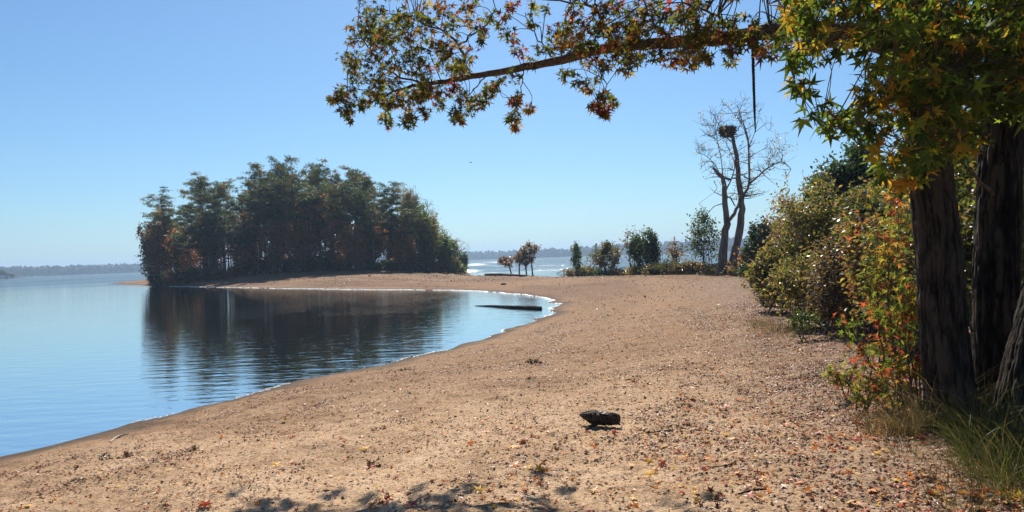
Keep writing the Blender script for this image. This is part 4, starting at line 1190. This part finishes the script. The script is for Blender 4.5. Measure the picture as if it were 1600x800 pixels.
    for x, y, r, k, d, ls, kind in sprays:
        q = P(x, y, d) - org
        cand = S if kind == 'limb' else S3
        dd = np.linalg.norm(cand[:, :3] - q, axis=1)
        s = cand[np.argmin(dd)]; ln = dd.min()
        cc = curve([s[:3], (s[:3] + q) / 2 + rg.normal(0, .2 * min(ln, .35), 3) + np.array([0, 0, .08 * ln]), q], 7)
        tw.tube(cc, np.linspace(min(.004 + .006 * ln, s[3] * .8), .0022, 7), 5, cap=False)
        u = rg.random()
        if kind == 'limb':
            rd = np.interp(x, [520, 900, 1040, 1240], [.10, .17, .14, .03])
            pal = [((.15, .032, .03), 2), ((.11, .04, .032), 3), ((.20, .085, .035), 1)] if u < rd else ([((.20, .125, .035), 2), ((.20, .085, .03), 1), ((.12, .09, .03), 1.5)] if u < rd + .17 else [((.08, .095, .022), 3), ((.05, .065, .018), 3), ((.13, .13, .03), 1.2), ((.10, .05, .025), .8)])
        else:
            pal = [((.28, .20, .03), 2), ((.25, .12, .02), 1.5), ((.14, .15, .03), 1)] if u < .2 else [((.048, .078, .018), 4), ((.075, .11, .022), 3), ((.14, .18, .03), 1.8), ((.03, .045, .015), 1.6)]
        rm = r * d / F_PX
        pp = q + norm(rg.normal(size=(k, 3))) * rm * (rg.random((k, 1)) ** .5) * np.array([1, 1.3, 1])
        ax = norm(pp - q + np.array([0, 0, -.2 * rm]))
        tn = norm(ax + rg.normal(0, .4, (k, 3)) + np.array([0, 0, -.45]))
        nr = norm(rg.normal(0, .75, (k, 3)) + np.array([0, -.35, .45]))
        mixc = palette([((.08, .09, .022), 3), ((.055, .068, .018), 2), ((.16, .11, .03), 2), ((.12, .055, .03), 1.6), ((.15, .035, .028), .7)] if kind == 'limb' else pal, k, rg)
        cols = np.where(rg.random((k, 1)) < .45, mixc, palette(pal, k, rg))
        leaves(fo, STAR, pp, nr, tn, ls * (.5 + .8 * rg.random(k)), cols)
        for e in pp[::2]:
            tw.tube(np.array([cc[rg.integers(4, 7)], (q + e) / 2 + rg.normal(0, .01, 3), e]), [.0028, .002, .0014], 3, cap=False)
    tw.build('twigs', M_LIMB, t); fo.build('crown', M_LEAF, t)
    # the rope hanging from the limb
    top = P(1176, 62, 7.78); bot = P(1174.5, 207, 7.78)
    rt = empty('rope', tuple(top), 'dark rope hanging straight down from the long sweetgum limb', 'rope')
    LZ = top[2] - bot[2]
    mb = MB(); n = 160; zz = np.linspace(0, -LZ, n)
    sway = .006 * np.sin(zz * 2)
    for k in range(3):
        a = zz * 62 + k * 2.094
        th = np.interp(zz, [-LZ, -LZ * .75, -.2, 0], [.35, .8, 1.0, 1.0])
        mb.tube(np.stack([sway + .009 * th * np.cos(a), .009 * th * np.sin(a), zz], 1), .0085 * th, 5)
    mb.build('twisted_strands', M_WOOD, rt, smooth=True)
    mb = MB()
    for k in range(3):
        a = np.linspace(0, 2 * math.pi, 20)
        rl = .088 + .004 * k
        mb.tube(np.stack([.02 * (k - 1) + 0 * a, rl * np.cos(a), rl * np.sin(a) + .005], 1), .012, 6, cap=False)
    mb.build('loop', M_WOOD, rt, smooth=True)


sweetgum()


# ------------------------------------------------------------------ grass
def grass(name, label, spots, pal, kind='stuff', mat=None):
    rg = np.random.default_rng(len(label))
    mb = MB()
    for (cx, cy, rad, nb, h, wd, lean) in spots:
        a = rg.random(nb) * 6.283; r = rad * np.sqrt(rg.random(nb))
        bx, by = cx + r * np.cos(a), cy + r * np.sin(a)
        bz = ground(bx, by) - .01
        out_ = np.stack([np.cos(a), np.sin(a)], 1) * (r / rad)[:, None] * lean + rg.normal(0, .28 * lean + .12, (nb, 2))
        hh = h * (.45 + .75 * rg.random(nb)); ww = wd * (.6 + .7 * rg.random(nb))
        th = rg.random(nb) * 3.14159; sx, sy = np.cos(th) * ww, np.sin(th) * ww
        ts = np.array([0, .3, .6, .85, 1.0]); wt = np.array([1, .95, .75, .45, .06])
        V = []
        for t, q in zip(ts, wt):
            dx = out_[:, 0] * hh * t ** 2; dy = out_[:, 1] * hh * t ** 2
            z = bz + hh * (t - .32 * np.minimum(np.hypot(out_[:, 0], out_[:, 1]), 1.6) * t ** 2.4)
            V.append(np.stack([bx + dx - sx * q, by + dy - sy * q, z], 1)); V.append(np.stack([bx + dx + sx * q, by + dy + sy * q, z], 1))
        V = np.stack(V, 1)
        T = []
        for k in range(4):
            T += [(2 * k, 2 * k + 1, 2 * k + 3), (2 * k, 2 * k + 3, 2 * k + 2)]
        T = np.array(T)[None] + (np.arange(nb) * 10)[:, None, None]
        mb.add(V.reshape(-1, 3), T.reshape(-1, 3), np.repeat(palette(pal, nb, rg), 10, 0))
    return tag(mb.build(name, mat or M_GRASS), label, 'grass', kind=kind)


def gp(px, py, z=.03):
    return PW(px, py, z)


rg = np.random.default_rng(81)
sp = []
for px, py, rad, nb, h in ((1530, 690, .16, 110, .40), (1570, 700, .2, 140, .40), (1600, 720, .22, 160, .40), (1560, 740, .18, 100, .28), (1505, 685, .12, 60, .42), (1620, 690, .2, 120, .45), (1590, 765, .2, 90, .25), (1540, 760, .15, 40, .2), (1650, 760, .3, 160, .4), (1515, 720, .16, 70, .35), (1555, 715, .2, 100, .4), (1500, 775, .2, 60, .18), (1585, 690, .2, 160, .5), (1545, 700, .22, 160, .34), (1595, 745, .25, 180, .34)):
    q = gp(px, py); sp.append((q[0], q[1], rad, nb, h * 1.3, .0024, 1.0))
grass('green_grass', 'long green grass at the foot of the two trunks', sp, [((.085, .10, .032), 3), ((.13, .125, .05), 2.4), ((.055, .07, .025), 1.6), ((.15, .125, .06), 1.4)])
sp = []
for px, py, rad, nb, h in ((1410, 672, .14, 200, .36), (1440, 662, .12, 150, .40), (1375, 668, .14, 130, .28), (1455, 672, .08, 26, .85), (1480, 668, .08, 26, .9), (1470, 668, .1, 70, .62), (1350, 650, .1, 40, .2), (1520, 672, .1, 34, .8), (1495, 670, .08, 22, .85), (1545, 675, .1, 22, .8), (1060, 431, 2.2, 260, .38), (1010, 432, 2.2, 220, .34), (955, 432, 2.4, 240, .36), (905, 433, 2.0, 160, .34), (1110, 433, 1.2, 160, .34), (1160, 434, 1.4, 180, .36), (1205, 506, .5, 200, .4), (1190, 498, .4, 120, .36), (1225, 512, .4, 140, .32), (1420, 700, .15, 50, .15), (1480, 740, .2, 50, .15), (1330, 640, .2, 40, .15)):
    q = gp(px, py); sp.append((q[0], q[1], rad, nb, h, .0024, 1.05))
grass('dry_grass', 'dry straw coloured grass tufts by the trunks and the thicket', sp, [((.20, .15, .085), 3), ((.12, .085, .05), 3), ((.09, .09, .04), 1.4)])

# ------------------------------------------------------------------ leaf litter, twigs, crumbs
def litter():
    rg = np.random.default_rng(91)
    # scraps: bark crumbs, dead leaf bits
    n = 1500000
    d = np.exp(rg.uniform(math.log(3.2), math.log(45), n)); a = rg.uniform(R(-40), R(42), n)
    d[:n // 2] = np.sqrt(rg.uniform(7.5 ** 2, 26 ** 2, n // 2))
    x, y = d * np.sin(a), d * np.cos(a)
    sdl = inside_sd(x, y); wl = wood_edge(x, y)
    wr = sdl + .8 * fbm(x * .5, y * .5, 3, 66)
    p = np.clip(.14 + .6 * sstep(-4.5, .5, wl) + .45 * np.exp(-((wr - 2.1) / .14) ** 2) + .35 * np.exp(-((wr - 3.6) / .2) ** 2), 0, 1) * sstep(.3, 1.5, sdl) * (.15 + 1.5 * vnoise(x * 1.3, y * 1.3, 61) ** 1.6) * (.35 + 1.2 * vnoise(x * 5, y * 5, 62) ** 1.3)
    ok = rg.random(n) < p
    x, y = x[ok], y[ok]; n = len(x); wl = wl[ok]
    z = ground(x, y) + .004
    mb = MB()
    sz = .0135 * np.exp(rg.normal(0, .5, n)) * (1 + .3 * sstep(-3, .5, wl)) * np.clip(np.hypot(x, y) / 14, .9, 1.15)
    sz = np.minimum(sz, .026)
    pos = np.stack([x, y, z], 1)
    nr = norm(rg.normal(0, .2, (n, 3)) + np.array([0, 0, 1])); tn = rg.normal(size=(n, 3))
    cols = palette([((.15, .075, .045), 4), ((.24, .115, .06), 4), ((.34, .21, .125), 3), ((.52, .40, .29), 1.6), ((.08, .045, .03), 2), ((.33, .10, .04), 2.4)], n, rg)
    leaves(mb, simple_leaf(.42), pos, nr, tn, sz * 1.6, cols)
    tag(mb.build('leaf_crumbs', M_LITTER), 'brown crumbs of dead leaves and bark strewn over the sand', 'litter', kind='stuff')
    n = 60000
    d = np.sqrt(rg.uniform(24 ** 2, 112 ** 2, n)); a = rg.uniform(R(-26), R(16), n)
    x, y = d * np.sin(a), d * np.cos(a)
    sdl = inside_sd(x, y)
    ok = (rg.random(n) < sstep(.5, 1.8, sdl) * (.1 + 1.4 * vnoise(x * .35, y * .18, 67) ** 2)) & (wood_edge(x, y) < 0)
    x, y, d = x[ok], y[ok], d[ok]; n = len(x)
    mb = MB()
    leaves(mb, simple_leaf(.45), np.stack([x, y, ground(x, y) + .012], 1), norm(rg.normal(0, .5, (n, 3)) + np.array([0, 0, 1])), rg.normal(size=(n, 3)), .05 * np.exp(rg.normal(0, .4, n)) * (.5 + d / 90),
           palette([((.09, .055, .038), 4), ((.15, .085, .05), 3), ((.24, .16, .10), 2), ((.05, .035, .025), 2)], n, rg))
    tag(mb.build('beach_scraps', M_LITTER), 'dark scraps of bark and dead leaves on the far sand bar', 'litter', kind='stuff')
    # whole curled leaves
    n = 42000
    d = np.exp(rg.uniform(math.log(3.6), math.log(30), n)); a = rg.uniform(R(-38), R(40), n)
    x, y = d * np.sin(a), d * np.cos(a)
    sdl = inside_sd(x, y); wl = wood_edge(x, y)
    p = np.clip(.26 + .9 * sstep(-5.5, .2, wl), 0, 1) * sstep(1.5, 4, sdl) * (.15 + 1.5 * vnoise(x * 1.4, y * 1.4, 63) ** 1.5)
    ok = rg.random(n) < p * .62
    x, y, d = x[ok], y[ok], d[ok]; n = len(x)
    z = ground(x, y) + .014
    nr = norm(rg.normal(0, .3, (n, 3)) + np.array([0, 0, 1])); tn = rg.normal(size=(n, 3)); sz = .036 * (.55 + .8 * rg.random(n)) 
    kinds = rg.choice(5, n, p=[.19, .27, .13, .33, .08])
    sz = np.where((rg.random(n) < .11) & (kinds < 3), sz * 1.25 + .022, sz)
    seen = (np.abs(x / y) < .68) & (y > 4.7)
    order = np.argsort(-np.where(seen, sz / d, 0)); x, y, d, z, nr, tn, sz, kinds = x[order], y[order], d[order], z[order], nr[order], tn[order], sz[order], kinds[order]
    kc = [(.34, .06, .028), (.52, .17, .025), (.58, .33, .04), (.24, .11, .055), (.42, .31, .22)]
    cols = np.array(kc)[kinds] * (.7 + .6 * rg.random((n, 1)))
    mb = MB(); far = slice(300, None)
    leaves(mb, STAR, np.stack([x, y, z], 1)[far], nr[far], tn[far], sz[far], cols[far])
    tag(mb.build('fallen_leaves', M_LITTER), 'scatter of fallen autumn leaves farther up the beach', 'litter', kind='stuff')
    labs = ['red star shaped leaf fallen on the near beach', 'orange star shaped leaf fallen on the near beach', 'yellow star shaped leaf fallen on the near beach', 'dry brown star shaped leaf fallen on the near beach', 'pale bleached star shaped leaf fallen on the near beach']
    protos = []
    for k in range(5):
        mb = MB(); V, T = STAR
        for_var = V.copy(); for_var[:, 2] += .18 * V[:, 0] ** 2 + .1 * V[:, 1] ** 2
        mb.add(for_var, T, kc[k])
        protos.append(mb)
    made = {}
    for i in range(min(300, n)):
        k = kinds[i]
        zt = Vector(nr[i]); q = zt.to_track_quat('Z', 'Y')
        M = Matrix.Translation((x[i], y[i], z[i])) @ q.to_matrix().to_4x4() @ Matrix.Rotation(rg.random() * 6.283, 4, 'Z') @ Matrix.Scale(sz[i] * 1.1, 4)
        if k not in made:
            o_ = protos[k].build('fallen_leaf', M_LITTER); made[k] = o_
        else:
            o_ = made[k].copy(); COL.objects.link(o_)
        o_.matrix_world = M
        tag(o_, labs[k], 'leaf', 'fallen leaves on the near beach')


litter()


# ------------------------------------------------------------------ driftwood and small finds
def knotty(name, label, cat, ctrl, rads, mat, seg=12, rough=.3, group=None, n=26, seed=1, flat=None):
    rg = np.random.default_rng(seed)
    c = curve(np.array(ctrl, float), n); o0 = c.mean(0).copy(); o0[2] = c[:, 2].min()
    rr = np.interp(np.linspace(0, 1, n), np.linspace(0, 1, len(rads)), rads)
    mb = MB(); mb.tube(c - o0, rr, seg, rough=rough, rg=rg)
    o_ = mb.build(name, mat, smooth=False)
    o_.location = o0
    return tag(o_, label, cat, group)


def on(px, py, dz=0.0, d=None):
    q = PW(px, py, -.02)
    for _ in range(4):
        q = PW(px, py, gz(q[0], q[1]))
    return np.array([q[0], q[1], float(ground(np.array([q[0]]), np.array([q[1]]))[0]) + dz])


def finds():
    rg = np.random.default_rng(95)
    # chunk of driftwood
    a = on(908, 664); b = on(968, 668)
    ax = b - a; L = np.linalg.norm(ax); c0 = (a + b) / 2
    t = empty('driftwood_chunk', tuple(c0), 'dark broken chunk of driftwood lying alone on the sand', 'driftwood')
    n, seg = 30, 22
    s = np.linspace(-.5, .5, n)
    V = []
    for k in range(n):
        q = s[k]
        hh = np.interp(q, [-.5, -.4, -.28, -.15, .0, .2, .4, .47, .5], [.006, .030, .056, .074, .070, .060, .056, .046, .018])
        zc = np.interp(q, [-.5, -.3, 0, .3, .5], [.115, .09, .072, .068, .062])
        for j in range(seg):
            an = j * 2 * math.pi / seg
            r = hh * (1 + .10 * math.sin(an * 3 + q * 3) + .16 * (vnoise(np.array([an * 2.2]), np.array([q * 5]), 3)[0] - .5) + .12 * (vnoise(np.array([an * 6]), np.array([q * 3]), 4)[0] - .5)) / max(abs(math.cos(an)), abs(math.sin(an))) ** .35 * (1 + .05 * rg.normal())
            yy = math.cos(an) * r * 1.15; z = zc + math.sin(an) * r * (1.0 if math.sin(an) > 0 else .95)
            V.append((q * L + rg.normal(0, .004), yy, z))
    V = np.array(V)
    i = np.arange(n - 1)[:, None] * seg + np.arange(seg)[None]; j = np.arange(n - 1)[:, None] * seg + (np.arange(seg)[None] + 1) % seg
    T = np.concatenate([np.stack([i, j, j + seg], -1).reshape(-1, 3), np.stack([i, j + seg, i + seg], -1).reshape(-1, 3)])
    m_ = len(V); V = np.concatenate([V, [V[:seg].mean(0)], [V[-seg:].mean(0)]])
    k = np.arange(seg); k2 = (k + 1) % seg
    T = np.concatenate([T, np.stack([np.full(seg, m_), k2, k], -1), np.stack([np.full(seg, m_ + 1), (n - 1) * seg + k, (n - 1) * seg + k2], -1)])
    mesh_obj('weathered_log', V, T, M_WOOD, t)
    mb = MB()
    Vt = []
    for k_ in range(9):
        q = -.03 + .23 * k_ / 8; e = math.sin(math.pi * (k_ + .5) / 9)
        for j_ in range(6):
            Vt.append((q * L, -.045 + (-.042 + .075 * j_ / 5) * (.4 + .6 * e), .150 + .004 * math.sin(k_ * 2.1 + j_) - .005 * abs(j_ - 2.5) + .012 * (j_ - 2.5) / 5))
    ii = np.arange(8)[:, None] * 6 + np.arange(5)[None]
    Tt = np.concatenate([np.stack([ii, ii + 6, ii + 7], -1).reshape(-1, 3), np.stack([ii, ii + 7, ii + 1], -1).reshape(-1, 3)])
    Vt = np.array(Vt)
    for k_ in range(len(Vt)):
        dd = (V[:, 0] - Vt[k_, 0]) ** 2 + (V[:, 1] - Vt[k_, 1]) ** 2
        nb_ = np.argsort(dd)[:24]
        Vt[k_, 2] = V[nb_, 2].max() + .004
    Vb = Vt - np.array([0, 0, .03])
    mb.add(np.concatenate([Vt, Vb]), np.concatenate([Tt, Tt[:, ::-1] + 54]))
    mb.build('sheen_patch', M_PALEWOOD, t)  # pale patch standing in for the sky sheen on the log's top
    mb = MB()
    mb.tube([(-.05, -.06, .03), (-.12, -.13, .02), (-.16, -.2, .012)], [.016, .013, .007], 7, rough=.3, rg=rg)
    mb.tube([(.12, -.05, .03), (.17, -.04, .022), (.2, -.05, .01)], [.016, .012, .006], 7, rough=.3, rg=rg)
    mb.build('root_stub', M_WOOD, t)
    # half sunk log in the bay
    pts = [PW(742, 478), PW(770, 479), PW(800, 481), PW(825, 482), PW(845, 483)]
    knotty('floating_log', 'long dark log floating in the bay near the sand', 'log', [(p[0], p[1], WATER + z) for p, z in zip(pts, (.0, .02, .03, .045, .04))], [.02, .06, .085, .10, .09], M_WOOD, 14, .2, seed=2)
    pts = [PW(759, 434.5), PW(785, 434), PW(812, 434), PW(832, 433.5)]
    knotty('beached_log', 'big dark log beached on the far water edge by the four rust trees', 'log', [(p[0], p[1] - 1.2, WATER + z) for p, z in zip(pts, (.34, .34, .26, .14))], [.24, .22, .16, .08], M_WOOD, 14, .2, seed=3)
    q = PW(868, 428); knotty('leaning_stick', 'thin bleached stick leaning out of the water by the sand edge', 'stick', [(q[0], q[1], WATER - .1), (q[0] + .9, q[1], WATER + .35), (q[0] + 1.8, q[1] - .1, WATER + .8)], [.05, .04, .02], M_PALEWOOD, 7, .2, seed=4)
    # pale stick near the waterline
    p = [on(172, 688, .012), on(184, 681, .02), on(200, 677, .014)]
    knotty('pale_stick', 'short pale curved stick lying just above the waterline', 'stick', p, [.013, .015, .008], M_PALEWOOD, 8, .2, seed=5)
    p = [on(1010, 676, .012), on(1040, 673, .014), on(1073, 669, .01)]
    knotty('grey_twig', 'straight grey twig on the sand right of the driftwood chunk', 'twig', p, [.006, .008, .005], M_WOOD, 6, .3, seed=6)
    p = [on(1150, 776, .012), on(1180, 768, .02), on(1198, 764, .016)]
    knotty('curved_twig', 'dark twig on the leaf litter near the bottom of the picture', 'twig', p, [.006, .009, .005], M_WOOD, 6, .3, seed=7)
    p = [on(1110, 730, .01), on(1135, 728, .012), on(1152, 722, .01)]
    knotty('short_twig', 'short twig among orange leaves on the near sand', 'twig', p, [.004, .006, .004], M_WOOD, 6, .3, seed=8)
    # dark clods and leaf clumps
    def clump(px, py, w_, k, pal, label, name='leaf_clump', cat='leaf clump', tmpl=STAR, ls=.045):
        c = on(px, py); mb = MB()
        pp = rg.normal(0, 1, (k, 3)) * np.array([w_, w_ * .7, 0]) + np.array([0, 0, .01]); pp[:, 2] += .05 * rg.random(k) * np.exp(-(pp[:, 0] / w_) ** 2)
        leaves(mb, tmpl, pp, rg.normal(0, .8, (k, 3)) + np.array([0, -.2, .5]), rg.normal(size=(k, 3)), ls * (.6 + .7 * rg.random(k)), palette(pal, k, rg))
        o_ = mb.build(name, M_LITTER); o_.location = c
        tag(o_, label, cat)
    DB = [((.09, .05, .03), 3), ((.14, .07, .035), 2), ((.05, .035, .025), 2)]
    clump(165, 716, .05, 20, DB, 'curled brown leaf clump above the waterline, nearest the pale stick')
    clump(199, 712, .05, 18, DB, 'second brown leaf clump right of the one by the pale stick')
    clump(298, 706, .04, 14, DB, 'small dark leaf clump alone on the open sand left of the shadows')
    clump(600, 782, .03, 8, [((.4, .04, .02), 3), ((.3, .03, .02), 1)], 'bright red crumpled leaf clump in the tree shadow at the bottom')
    clump(580, 730, .06, 14, DB, 'dull brown leaf clump above the tree shadows')
    clump(625, 578, .12, 26, [((.035, .028, .02), 3)], 'dark clump of wet debris at the waterline of the bay')
    clump(838, 569, .14, 30, [((.045, .032, .025), 3), ((.07, .05, .04), 1)], 'flat dark patch of debris on the middle of the sand', ls=.06)
    clump(1120, 786, .06, 14, [((.14, .05, .03), 3), ((.06, .035, .03), 2)], 'reddish brown leaf clump at the bottom of the picture')
    # stone on the bar
    import bmesh
    c = on(787, 444)
    bm = bmesh.new(); bmesh.ops.create_icosphere(bm, subdivisions=3, radius=.17)
    for v in bm.verts:
        k = 1 + .3 * (vnoise(np.array([v.co.x * 5 + 3]), np.array([v.co.y * 5 + v.co.z * 4]), 5)[0] - .5)
        v.co = Vector((v.co.x * 1.5 * k, v.co.y * k, v.co.z * .6 * k))
    me = bpy.data.meshes.new('stone'); bm.to_mesh(me); bm.free(); me.materials.append(M_WOOD)
    o_ = link(bpy.data.objects.new('stone', me)); o_.location = c + np.array([0, 0, .05]); tag(o_, 'dark stone on the sand bar before the four rust trees', 'stone')
    # bird
    c = P(735.5, 254, 150)
    t = empty('bird', tuple(c), 'tiny dark bird gliding in the open sky right of the island', 'bird')
    n = 11; s = np.linspace(-.28, .28, n)
    rr = np.array([.008, .02, .035, .045, .055, .058, .05, .04, .03, .035, .02])
    mb = MB(); mb.tube(np.stack([s, 0 * s, .01 * np.sin(s * 6)], 1), rr, 10)
    for sg in (-1, 1):
        ps = np.array([(.02, .04, .03), (.08, .25, .10), (-.02, .48, .12), (-.12, .70, .06)]); ps[:, 1] *= sg
        ch = [.16, .17, .12, .02]
        V = []
        for p_, q_ in zip(ps, ch):
            V += [p_ + (q_ * .5, 0, .008), p_ + (-q_ * .5, 0, 0), p_ + (0, 0, -.012)]
        T = []
        for k in range(3):
            for e in ((0, 1), (1, 2), (2, 0)):
                a_, b_ = 3 * k + e[0], 3 * k + e[1]; T += [(a_, b_, b_ + 3), (a_, b_ + 3, a_ + 3)]
        T.append((9, 10, 11)); mb.add(np.array(V), T)
    mb.build('body', M_WOOD, t)


finds()


# ------------------------------------------------------------------ far left point with houses
def far_point():
    rg = np.random.default_rng(99)
    D = 620.0
    c = P(-70, 400, D)
    # low land
    n = 40; a = np.linspace(0, 2 * math.pi, n, endpoint=False)
    V = [(c[0], D + 10, 1.2)]
    for sc, z in ((.6, .9), (1.0, -1.2)):
        V += [(c[0] + sc * 49 * math.cos(q) * (1 + .1 * math.sin(5 * q)), D + 10 + sc * 22 * math.sin(q), z) for q in a]
    T = [(0, 1 + (i + 1) % n, 1 + i) for i in range(n)]
    T = [(0, 1 + i, 1 + (i + 1) % n) for i in range(n)] + [x for i in range(n) for x in ((1 + i, 1 + n + i, 1 + n + (i + 1) % n), (1 + i, 1 + n + (i + 1) % n, 1 + (i + 1) % n))]
    m, nn, l = new_mat('bank_soil'); o_ = N(nn, 'ShaderNodeOutputMaterial'); b = N(nn, 'ShaderNodeBsdfDiffuse'); b.inputs[0].default_value = (.09, .07, .05, 1); l.new(b.outputs[0], o_.inputs[0])
    tag(mesh_obj('far_point_land', V, np.array(T), m, smooth=True), kind='structure')
    wf = plant(None, bush_stems(6, (0, 0, 2.6), (2, 2, 2), .1, rg), (0, 0, 2.6), (2.2, 2, 2.2), 90, 12, .5, DARKGREEN, SIMPLE, rg, twig=.03, spread=.3)
    src = None
    labs = {}
    for px, s in ((1, 1.25), (-6, 1.5), (-14, 1.3), (7, .8), (11, .7), (16, .62), (19, .55), (-25, 1.6), (-40, 1.5)):
        q = P(px, 400, D + 3 + rg.random() * 5); z = .1
        if src is None:
            src = empty('shore_tree', (q[0], q[1], z)); wf[0].build('trunk', M_TWIG, src); wf[1].build('crown', M_FAR, src); o2 = src; src.scale = (s, s, s)
        else:
            o2 = copy_thing(src, (q[0], q[1], z), rg.random() * 6, (s, s, s))
        tag(o2, 'dark round tree on the distant point at the left picture edge', 'tree', 'trees on the distant left point')
    mw, nn, l = new_mat('white_siding'); o_ = N(nn, 'ShaderNodeOutputMaterial'); b = N(nn, 'ShaderNodeBsdfPrincipled'); b.inputs['Base Color'].default_value = (.7, .68, .66, 1); l.new(b.outputs[0], o_.inputs[0])
    for px, w_, lab in ((3.5, 2.4, 'small white lake house on the distant left point, set among trees'), (13.0, 1.5, 'smaller white boathouse near the tip of the distant left point')):
        q = P(px, 400, D - 4)
        t = empty('lake_house', (q[0], q[1], .0), lab, 'house')
        h = w_ * .9
        V = np.array([(sx * w_ * .5, sy * w_ * .6, z) for z in (-.4, h) for sy in (-1, 1) for sx in (-1, 1)]); 
        Qd = [(0, 1, 5, 4), (1, 3, 7, 5), (3, 2, 6, 7), (2, 0, 4, 6)]
        mesh_obj('wall', V, np.array(Qd), mw, t)
        rv = np.array([(-w_ * .6, -w_ * .7, h), (w_ * .6, -w_ * .7, h), (w_ * .6, w_ * .7, h), (-w_ * .6, w_ * .7, h), (-w_ * .6, 0, h + w_ * .45), (w_ * .6, 0, h + w_ * .45)])
        mesh_obj('roof', rv, np.array([(0, 1, 5), (0, 5, 4), (2, 3, 4), (2, 4, 5), (3, 0, 4), (1, 2, 5), (0, 2, 1), (0, 3, 2)]), M_WOOD, t)


far_point()
